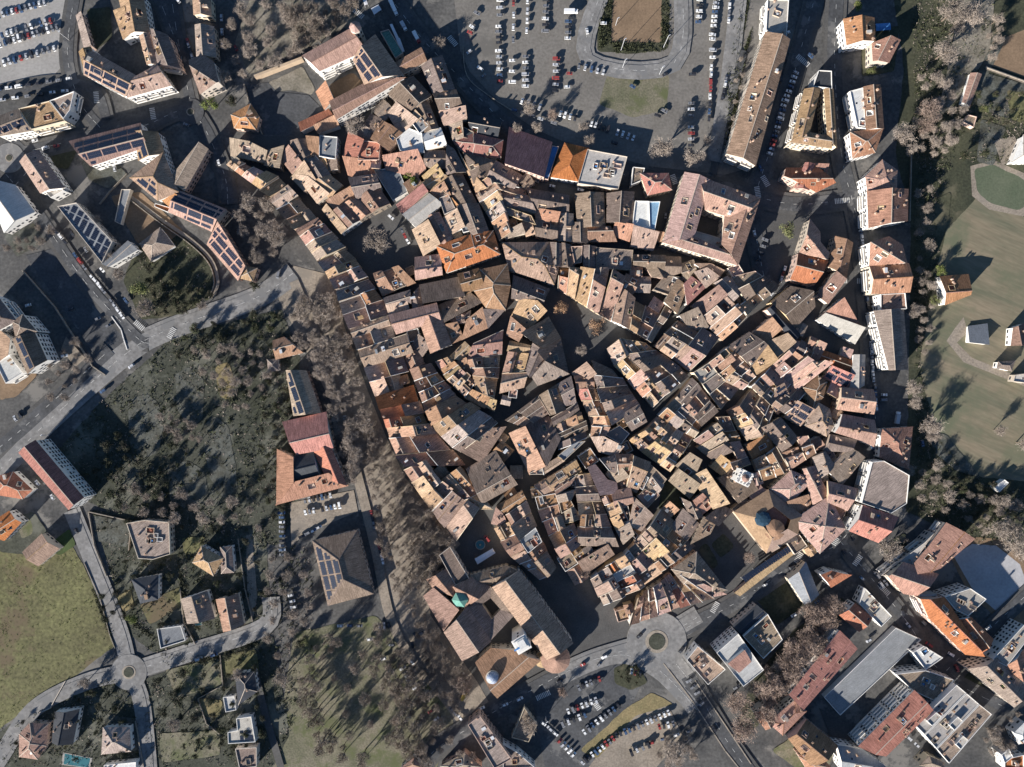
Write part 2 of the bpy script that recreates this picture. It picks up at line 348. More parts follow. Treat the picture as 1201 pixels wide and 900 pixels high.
        for e_ in party:
            if rng.random() < .45:
                a, b = PO[e_], PO[(e_ + 1) % n]; pts_ = [a]
                if typ == 'g':
                    ia, ib = PO[k % n], PO[(k + 1) % n]; d = norm(sub(ib, ia)); nn = (-d[1], d[0]); sm = [dot(sub(p, ia), nn) for p in PO]; s0 = min(sm) + (max(sm) - min(sm)) * frac
                    fa, fb = dot(sub(a, ia), nn) - s0, dot(sub(b, ia), nn) - s0
                    if fa * fb < -1e-9: t = fa / (fa - fb); pts_.append((a[0] + (b[0] - a[0]) * t, a[1] + (b[1] - a[1]) * t))
                pts_.append(b); pw = MB(); up = rng.uniform(.25, .6); d = norm(sub(b, a)); e = (-d[1] * .3, d[0] * .3)
                for x, y in zip(pts_, pts_[1:]):
                    zx, zy = zf(x), zf(y); q = [(x[0], x[1]), (y[0], y[1]), (y[0] + e[0], y[1] + e[1]), (x[0] + e[0], x[1] + e[1])]; zs = [zx, zy, zy, zx]
                    pw.poly([(*p, z + up) for p, z in zip(q, zs)])
                    for i in range(4): j = (i + 1) % 4; pw.poly([(*q[i], zs[i] - .3), (*q[j], zs[j] - .3), (*q[j], zs[j] + up), (*q[i], zs[i] + up)])
                pw.obj("party_wall", rng.choice([WALL[0], WALL[4], WALL[1]]), root)
        faces = whole
        wall = MB(); wr = []
        for i in range(n):
            a, b = PW[i], PW[(i + 1) % n]; wr.append(a)
            if typ == 'g':
                ia, ib = PO[k % n], PO[(k + 1) % n]; d = norm(sub(ib, ia)); nn = (-d[1], d[0])
                sm = [dot(sub(p, ia), nn) for p in PO]; s0 = min(sm) + (max(sm) - min(sm)) * frac
                fa, fb = dot(sub(a, ia), nn) - s0, dot(sub(b, ia), nn) - s0
                if fa * fb < -1e-9: t = fa / (fa - fb); wr.append((a[0] + (b[0] - a[0]) * t, a[1] + (b[1] - a[1]) * t))
        for i in range(len(wr)):
            a, b = wr[i], wr[(i + 1) % len(wr)]
            wall.poly([(a[0], a[1], 0), (b[0], b[1], 0), (b[0], b[1], max(zf(b) - 0.1, 1)), (a[0], a[1], max(zf(a) - 0.1, 1))])
        wallo = wall.obj("wall", wm, root)
    # windows: joined, each only a pixel or two across
    if 'V' not in flags:
        wb = MB(); fh = 3.0; sp = 2.9
        for i in range(n):
            if i in party: continue
            a, b = P[i], P[(i + 1) % n]; L = math.hypot(*sub(b, a))
            if L < 3.2: continue
            d = norm(sub(b, a)); out = (d[1], -d[0]); cnt = max(1, int((L - 1.2) / sp)); top = min(zf(a), zf(b))
            for fl in range(int((top - 0.4) / fh)):
                for j in range(cnt):
                    if rng.random() < 0.12: continue
                    t = (j + 0.5) / cnt * L; c = (a[0] + d[0] * t, a[1] + d[1] * t); z = 0.9 + fl * fh
                    w = 1.15; hh = 1.5
                    c2 = (c[0] + out[0] * 0.02, c[1] + out[1] * 0.02)
                    wb.box(c2, d, w, 0.12, z, z + hh, 0)
                    if rng.random() < 0.6:
                        for sgn in (-1, 1): wb.box((c2[0] + d[0] * sgn * (w * 0.75 + .02), c2[1] + d[1] * sgn * (w * 0.75 + .02)), d, 0.5, 0.16, z, z + hh, 1)
        if wb.f: tag(wb.obj("windows", [GLASS, SHUT], wallo), kind="stuff")
    # balconies on slab blocks
    if 'B' in flags:
        for i in range(n):
            a, b = P[i], P[(i + 1) % n]; L = math.hypot(*sub(b, a))
            if L < 9: continue
            d = norm(sub(b, a)); out = (d[1], -d[0]); m = ((a[0] + b[0]) / 2 + org[0], (a[1] + b[1]) / 2 + org[1])
            if dot(out, norm((-m[0], -m[1]))) < 0.45: continue
            top = min(zf(a), zf(b)); nb = max(1, int(L / 9))
            for fl in range(1, int((top - 0.4) / 3)):
                for j in range(nb):
                    t = (j + .5) / nb * L; c = (a[0] + d[0] * t + out[0] * .75, a[1] + d[1] * t + out[1] * .75); z = fl * 3.0
                    bb = MB(); bl = L / nb * 0.72; bb.box(c, d, bl, 1.5, z, z + .18)
                    bb.box((c[0] + out[0] * .7, c[1] + out[1] * .7), d, bl, .1, z + .18, z + 1.1)
                    for sg in (-1, 1): bb.box((c[0] + d[0] * sg * bl * .49, c[1] + d[1] * sg * bl * .49), d, .1, 1.4, z + .18, z + 1.1)
                    bb.obj("balcony", WHITE, wallo)
    # roof furniture
    A = abs(area(P)); big = [F for F in faces if len(F) > 2]
    def rnd_pt(m):
        for _ in range(40):
            F = rng.choice(big); w = [rng.random() ** 1.5 for _ in F]; s = sum(w)
            p = (sum(a * q[0] for a, q in zip(w, F)) / s, sum(a * q[1] for a, q in zip(w, F)) / s)
            if inside(P, p, m): return p
        return None
    e0 = norm(sub(P[1], P[0]))
    def slope_at(p, ax):
        return (zf((p[0] + ax[0] * .3, p[1] + ax[1] * .3)) - zf((p[0] - ax[0] * .3, p[1] - ax[1] * .3))) / .6
    if 'X' not in flags:
        nch = min(9, int(A / 95 + rng.random() * 1.5))
        for _ in range(nch):
            p = rnd_pt(0.6)
            if p is None: continue
            o = bpy.data.objects.new("chimney", chimney_mesh()); o.location = (p[0], p[1], zf(p)); o.rotation_euler = (0, 0, math.atan2(e0[1], e0[0]))
            s = rng.uniform(0.8, 1.35); o.scale = (s * rng.uniform(.8, 1.5), s, rng.uniform(0.75, 1.4)); link(o, roofo)
        nt = 0 if ('Y' in flags or typ != 'f') else min(4, int(A / 300 + rng.random() * 1.05))
        if 'Z' in flags and typ == 'f': nt += 1 + min(5, int(A / 200))
        for _ in range(nt):        # roof terraces: a sunk floor inside cream parapets
            p = rnd_pt(2.2)
            if p is None: continue
            lx, ly = rng.uniform(2.6, 5.2), rng.uniform(2.4, 4.2); z = zf(p); tb = MB(); ay = (-e0[1], e0[0])
            cz = [zf((p[0] + e0[0] * i * lx / 2 + ay[0] * j * ly / 2, p[1] + e0[1] * i * lx / 2 + ay[1] * j * ly / 2)) for i in (-1, 1) for j in (-1, 1)]
            fl = max(cz) + 0.05; tp = fl + rng.uniform(0.7, 1.0)
            tb.box(p, e0, lx, ly, min(cz) - 0.6, fl, 0, 1)
            for sg in (-1, 1):
                tb.box((p[0] + ay[0] * sg * (ly / 2 - .1), p[1] + ay[1] * sg * (ly / 2 - .1)), e0, lx - .01, .2, fl, tp + .01)
                tb.box((p[0] + e0[0] * sg * (lx / 2 - .1), p[1] + e0[1] * sg * (lx / 2 - .1)), e0, .2, ly - .41, fl, tp)
            if rng.random() < .35: tb.box((p[0] + e0[0] * .4, p[1] + e0[1] * .4), e0, 1.4, .9, fl, fl + .75, 2)
            tb.obj("roof_terrace", [rng.choice(WALL), rng.choice(TERR), rng.choice([METAL, BLUE, WHITE, TERR[0]])], roofo)
        nk = int(A / 260 + rng.random() * 1.1)
        for _ in range(min(nk, 9)):
            p = rnd_pt(1.0)
            if p is None: continue
            kind = rng.random(); ax = norm((-slope_at(p, (1, 0)), -slope_at(p, (0, 1)))) if typ != 'f' else e0
            sl = slope_at(p, ax); lx, ly = rng.uniform(0.9, 1.6), rng.uniform(0.8, 1.3); q = []
            if kind > 0.72: lx, ly = rng.uniform(1.6, 3.4), rng.uniform(1.2, 2.4)
            ay = (-ax[1], ax[0]); kb = MB(); hgt = 0.14 if kind < .72 else rng.uniform(.5, 1.3)
            cs = [(p[0] + ax[0] * i * lx / 2 + ay[0] * j * ly / 2, p[1] + ax[1] * i * lx / 2 + ay[1] * j * ly / 2) for i, j in ((-1, -1), (1, -1), (1, 1), (-1, 1))]
            zz = [zf(c) for c in cs]
            tops = [(c[0], c[1], (z if kind < .72 else max(zz)) + hgt) for c, z in zip(cs, zz)]
            for i in range(4):
                a, b = cs[i], cs[(i + 1) % 4]; kb.poly([(a[0], a[1], zz[i] - .4), (b[0], b[1], zz[(i + 1) % 4] - .4), tops[(i + 1) % 4], tops[i]], 1)
            kb.poly(tops, 0)
            if kind < .72: kb.obj("skylight", [GLASS, METAL], roofo)
            else: kb.obj("roof_hatch", [rng.choice([ROOF['t'], ROOF['s'], ROOF['g'], METAL, ROOF['k']]), rng.choice(WALL)], roofo)
    if 'S' in flags:
        def facing(F):
            c = centroid(F); g = (slope_at(c, (1, 0)), slope_at(c, (0, 1))); return abs(area(F)) * (0.3 + max(0, -dot(g, SHUN)) * 3)
        sel = sorted(big, key=lambda F: -facing(F))[:(2 if 'SS' in flags else 1)]
        for F in sel:
            c = centroid(F); g = (slope_at(c, (1, 0)), slope_at(c, (0, 1)))
            ay = norm((-g[0], -g[1])) if abs(g[0]) + abs(g[1]) > .01 else (-e0[1], e0[0]); ax = (ay[1], -ay[0])
            Fc = F if area(F) > 0 else F[::-1]; sb = MB()
            xs = [dot(sub(p, c), ax) for p in F]; ys = [dot(sub(p, c), ay) for p in F]
            x = min(xs) + .8; ci = 0
            while x < max(xs) - 1:
                y = min(ys) + .8; ri = 0
                while y < max(ys) - 1.8:
                    q = [(c[0] + ax[0] * (x + i) + ay[0] * (y + j), c[1] + ax[1] * (x + i) + ay[1] * (y + j)) for i, j in ((0, 0), (1.02, 0), (1.02, 1.65), (0, 1.65))]
                    if all(inside(Fc, t, .5) for t in q):
                        zz = [zf(t) + .16 for t in q]
                        sb.poly([(t[0], t[1], z) for t, z in zip(q, zz)])
                        for i in range(4):
                            a, b = q[i], q[(i + 1) % 4]; sb.poly([(a[0], a[1], zz[i] - .12), (b[0], b[1], zz[(i + 1) % 4] - .12), (b[0], b[1], zz[(i + 1) % 4]), (a[0], a[1], zz[i])])
                    y += 1.8 + (1.3 if ri % 2 else 0); ri += 1
                x += 1.12 + (.9 if ci % 8 == 7 else 0); ci += 1
            if sb.f: tag(sb.obj("solar_array", SOLAR, roofo), kind="stuff")
    return zf
GROUND_DATA = '''
T 0 0 1
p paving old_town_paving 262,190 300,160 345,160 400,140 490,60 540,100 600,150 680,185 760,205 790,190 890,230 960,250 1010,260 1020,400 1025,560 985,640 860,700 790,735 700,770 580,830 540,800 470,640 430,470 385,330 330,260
p lotpale car_park_ground -40,-40 95,-40 90,60 60,92 -40,108
p dirt north_car_park -- 528,-40 905,-40 905,190 850,205 760,195 640,160 560,105 540,60
p brownfield dirt_pitch 722,-40 776,-40 778,50 716,56
p parkearth dry_grass_island 715,82 745,78 785,88 782,130 742,138 702,122
p darkgrass verge 868,0 880,0 868,60 862,170 850,175 852,90
p darkgrass verge 872,60 883,30 850,180 838,182 846,120
p darkgrass verge 705,-20 720,-20 716,50 776,50 776,-20 786,-20 784,58 740,64 700,60
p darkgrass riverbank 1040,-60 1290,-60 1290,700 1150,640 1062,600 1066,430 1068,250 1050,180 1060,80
p field ploughed_field 1095,330 1110,270 1150,228 1215,262 1290,290 1290,590 1205,565 1150,560 1096,500 1078,430
p gravel farm_track 1120,385 1130,372 1135,390 1122,402 1140,420 1290,480 1290,488 1130,425 1110,400
p gravel field_track 1138,195 1165,188 1205,205 1222,232 1200,254 1160,246 1140,230
p field2 green_field 1143,198 1165,193 1200,210 1214,231 1196,247 1162,239 1146,226
p brownfield bare_field 1168,48 1290,0 1290,120 1205,92 1160,76
p meadow meadow -60,650 20,640 85,640 112,690 135,757 80,800 30,832 -60,900
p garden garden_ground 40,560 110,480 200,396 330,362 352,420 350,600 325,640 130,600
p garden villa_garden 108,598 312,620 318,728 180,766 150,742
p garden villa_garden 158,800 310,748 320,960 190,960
p garden villa_garden -60,900 30,838 135,795 165,830 170,960 -60,960
p parkearth park_ground 345,742 440,722 520,800 532,850 490,960 310,960 330,840
p gravel promenade 318,335 345,312 385,322 398,345 403,380 432,460 452,510 475,560 540,638 500,682 505,722 560,800 578,832 540,852 500,800 458,732 440,640 420,560 392,480 356,405
p asphalt south_car_park 622,808 700,778 735,772 762,780 735,840 690,900 680,960 650,960
p gravel gravel_lot 690,900 735,842 780,820 800,862 770,900 740,960 690,960
p drygrass grass_strip 680,880 735,830 765,812 790,826 745,840 700,890
p brownfield brick_border 1112,650 1140,630 1170,632 1201,650 1240,700 1201,735 1172,728 1138,698
p concrete round_square 1118,652 1140,638 1168,640 1196,662 1206,690 1196,712 1172,720 1142,694
p hillside convent_garden 313,98 355,78 370,105 366,112 345,106 320,108
p asphalt convent_yard 287,100 315,97 325,108 362,112 378,128 350,160 310,158
p brownfield convent_court 385,100 415,85 428,100 395,120
p darkgrass court_lawn 833,640 848,625 862,640 846,655
p darkgrass court_lawn 818,645 828,636 843,660 836,668
p darkgrass court_yard_garden 778,565 788,558 810,590 795,602 770,605
p darkgrass school_garden 160,290 200,275 228,282 250,310 255,345 215,370 165,375 145,330
p brownfield school_yard 130,230 165,225 215,270 190,290 160,285
p asphalt west_car_park 30,300 70,290 130,360 155,405 120,430 90,385
p gravel gravel_drive 85,432 110,420 118,432 75,480 60,482
p darkgrass hedge_ground 720,783 745,775 760,800 740,810 720,800
p gravel pale_yard 340,590 415,575 420,600 360,625 342,640
p garden garden_ground 250,770 255,765 320,745 340,860 320,900 260,900
r asphalt2 12 -60,610 0,552 60,492 150,414 200,386 300,350 345,320
r asphalt 11 -60,560 0,525 55,478 130,410
r asphalt 10 -40,290 0,240 40,190 12,185 110,160 170,148 225,132 262,200 268,240
r asphalt 9 8,205 45,250 100,330 160,395 175,402
r asphalt 9 196,-40 210,50 225,125
r asphalt 9 180,-20 215,70
r asphalt 8 40,190 0,150
r asphalt 9 95,-40 80,60 95,120 118,150
r asphalt 8 0,110 60,98 110,105 125,140
r asphalt 12 430,-40 490,40 540,92 600,150 680,188 760,212 850,222 930,240 1008,232
r asphalt 12 985,-60 978,60 986,180 1005,260 1016,340 1022,430 1026,520 1012,585 985,635 930,662 860,708 800,738 770,752
r asphalt 11 965,-40 930,90 905,170 884,240 890,300
r asphalt 10 890,300 905,345 940,320
r asphalt2 12 770,752 820,722
r asphalt2 11 770,752 700,772 655,792
r asphalt 12 655,792 600,822 555,850 500,890 470,960
r asphalt2 14 770,752 790,775 810,800
r asphalt 12 806,792 850,865 890,920 920,960
r asphalt2 9 700,772 735,768 772,785 800,812 815,830
r asphalt 9 985,635 1060,725 1105,790 1180,830
r asphalt 9 1290,620 1200,700 1105,790 1010,890 960,960
r asphalt 9 955,960 985,900 1050,840
r asphalt2 8 85,598 110,660 142,742 152,788
r asphalt2 8 152,788 168,830 180,960
r asphalt2 9 152,788 220,766 310,735 318,700
r asphalt2 8 152,788 100,800 40,832 0,890 -40,950
r asphalt 7 560,850 540,870 520,960
r gravel 8 345,330 372,395 395,470 420,560 440,640 460,730 500,800
r gravel 3 155,232 190,258 225,282 248,305 256,330 250,350
r paving 6 300,790 310,830 330,900
r gravel 3 1155,80 1201,97
r asphalt 6 872,60 852,140 836,205
r asphalt2 8 870,-40 855,90 838,190
r asphalt2 9 705,-10 690,70 790,75 800,-20
p scrub clearing 150,470 172,462 186,472 192,505 186,530 168,538 152,520
p scrub clearing 238,500 252,488 268,500 276,545 280,575 262,585 246,560 240,530
p scrub clearing 196,545 220,540 240,552 246,590 222,598 200,588
p scrub clearing 205,440 222,430 240,446 238,490 222,505 208,480
p drygrass clearing 252,430 268,425 276,448 270,470 258,466
p scrub clearing 300,420 318,412 326,440 312,452
p gravel garden_path 289,628 296,626 302,700 296,730 290,690
p scrub plot 1150,85 1201,98 1205,145 1165,135 1145,125
p meadow plot 1180,105 1240,120 1240,160 1185,140
p scrub plot 1150,140 1180,150 1165,195 1145,190
p gravel plot 1165,165 1190,160 1196,180 1175,195
p darkgrass plot 1095,235 1115,225 1112,262 1098,290
p scrub plot 1085,505 1110,510 1125,530 1150,560 1120,552 1095,530
p scrub plot 1165,40 1180,45 1160,85 1140,120 1128,130 1145,90
p hillside dry_hillside 300,-20 430,-20 415,28 390,40 350,62 292,88 275,52
p darkgrass yard_lawn 884,700 921,680 944,710 911,733
p darkgrass yard_lawn 1121,803 1138,787 1168,820 1154,830
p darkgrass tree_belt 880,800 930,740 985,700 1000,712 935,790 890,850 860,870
p darkgrass tree_belt 1035,640 1062,625 1065,655 1040,670
p parkearth lower_yard 905,880 950,850 985,870 960,920
p paving yard_paving 960,830 985,845 1050,870 1020,905 980,880
p darkgrass yard_lawn 500,205 470,200 478,225 492,222
p hillside dry_bank 1130,-20 1168,-20 1160,60 1132,108 1098,142 1108,95
p darkgrass north_yard 1010,40 1055,30 1048,85 1010,90
p drygrass villa_plot 135,702 154,690 158,712 146,718
p meadow villa_lawn 164,709 212,688 212,712 176,733
p scrub villa_plot 109,604 154,612 150,642 112,634
p meadow villa_lawn 213,630 242,630 228,650 216,650
p parkearth villa_plot 194,785 258,772 262,803 228,812 208,818
p meadow villa_lawn 259,769 301,761 304,788 263,792
p parkearth villa_plot 187,860 258,856 258,886 190,894
p drygrass villa_plot 232,819 262,821 258,842 240,840
p parkearth villa_plot 22,858 60,842 62,872 25,890
p scrub villa_plot 128,838 160,842 164,880 132,884
p lawn yard_lawn 55,640 82,620 90,640 70,652
p garden yard_ground 0,610 40,600 60,630 45,650 0,648
p parkearth yard_ground 20,615 35,606 40,625 26,632
p scrub yard_ground 95,190 125,178 150,205 128,222 105,212
p darkgrass yard_lawn 60,165 92,175 80,200 62,195
p scrub yard_ground 5,275 52,258 68,275 20,302
p brownfield yard_ground 0,430 25,420 45,440 20,465 0,470
p gravel yard_ground 78,395 105,425 90,432 72,410
p darkgrass yard_ground 150,0 168,0 172,45 148,48
p darkgrass yard_lawn 102,12 130,8 132,45 112,60
'''
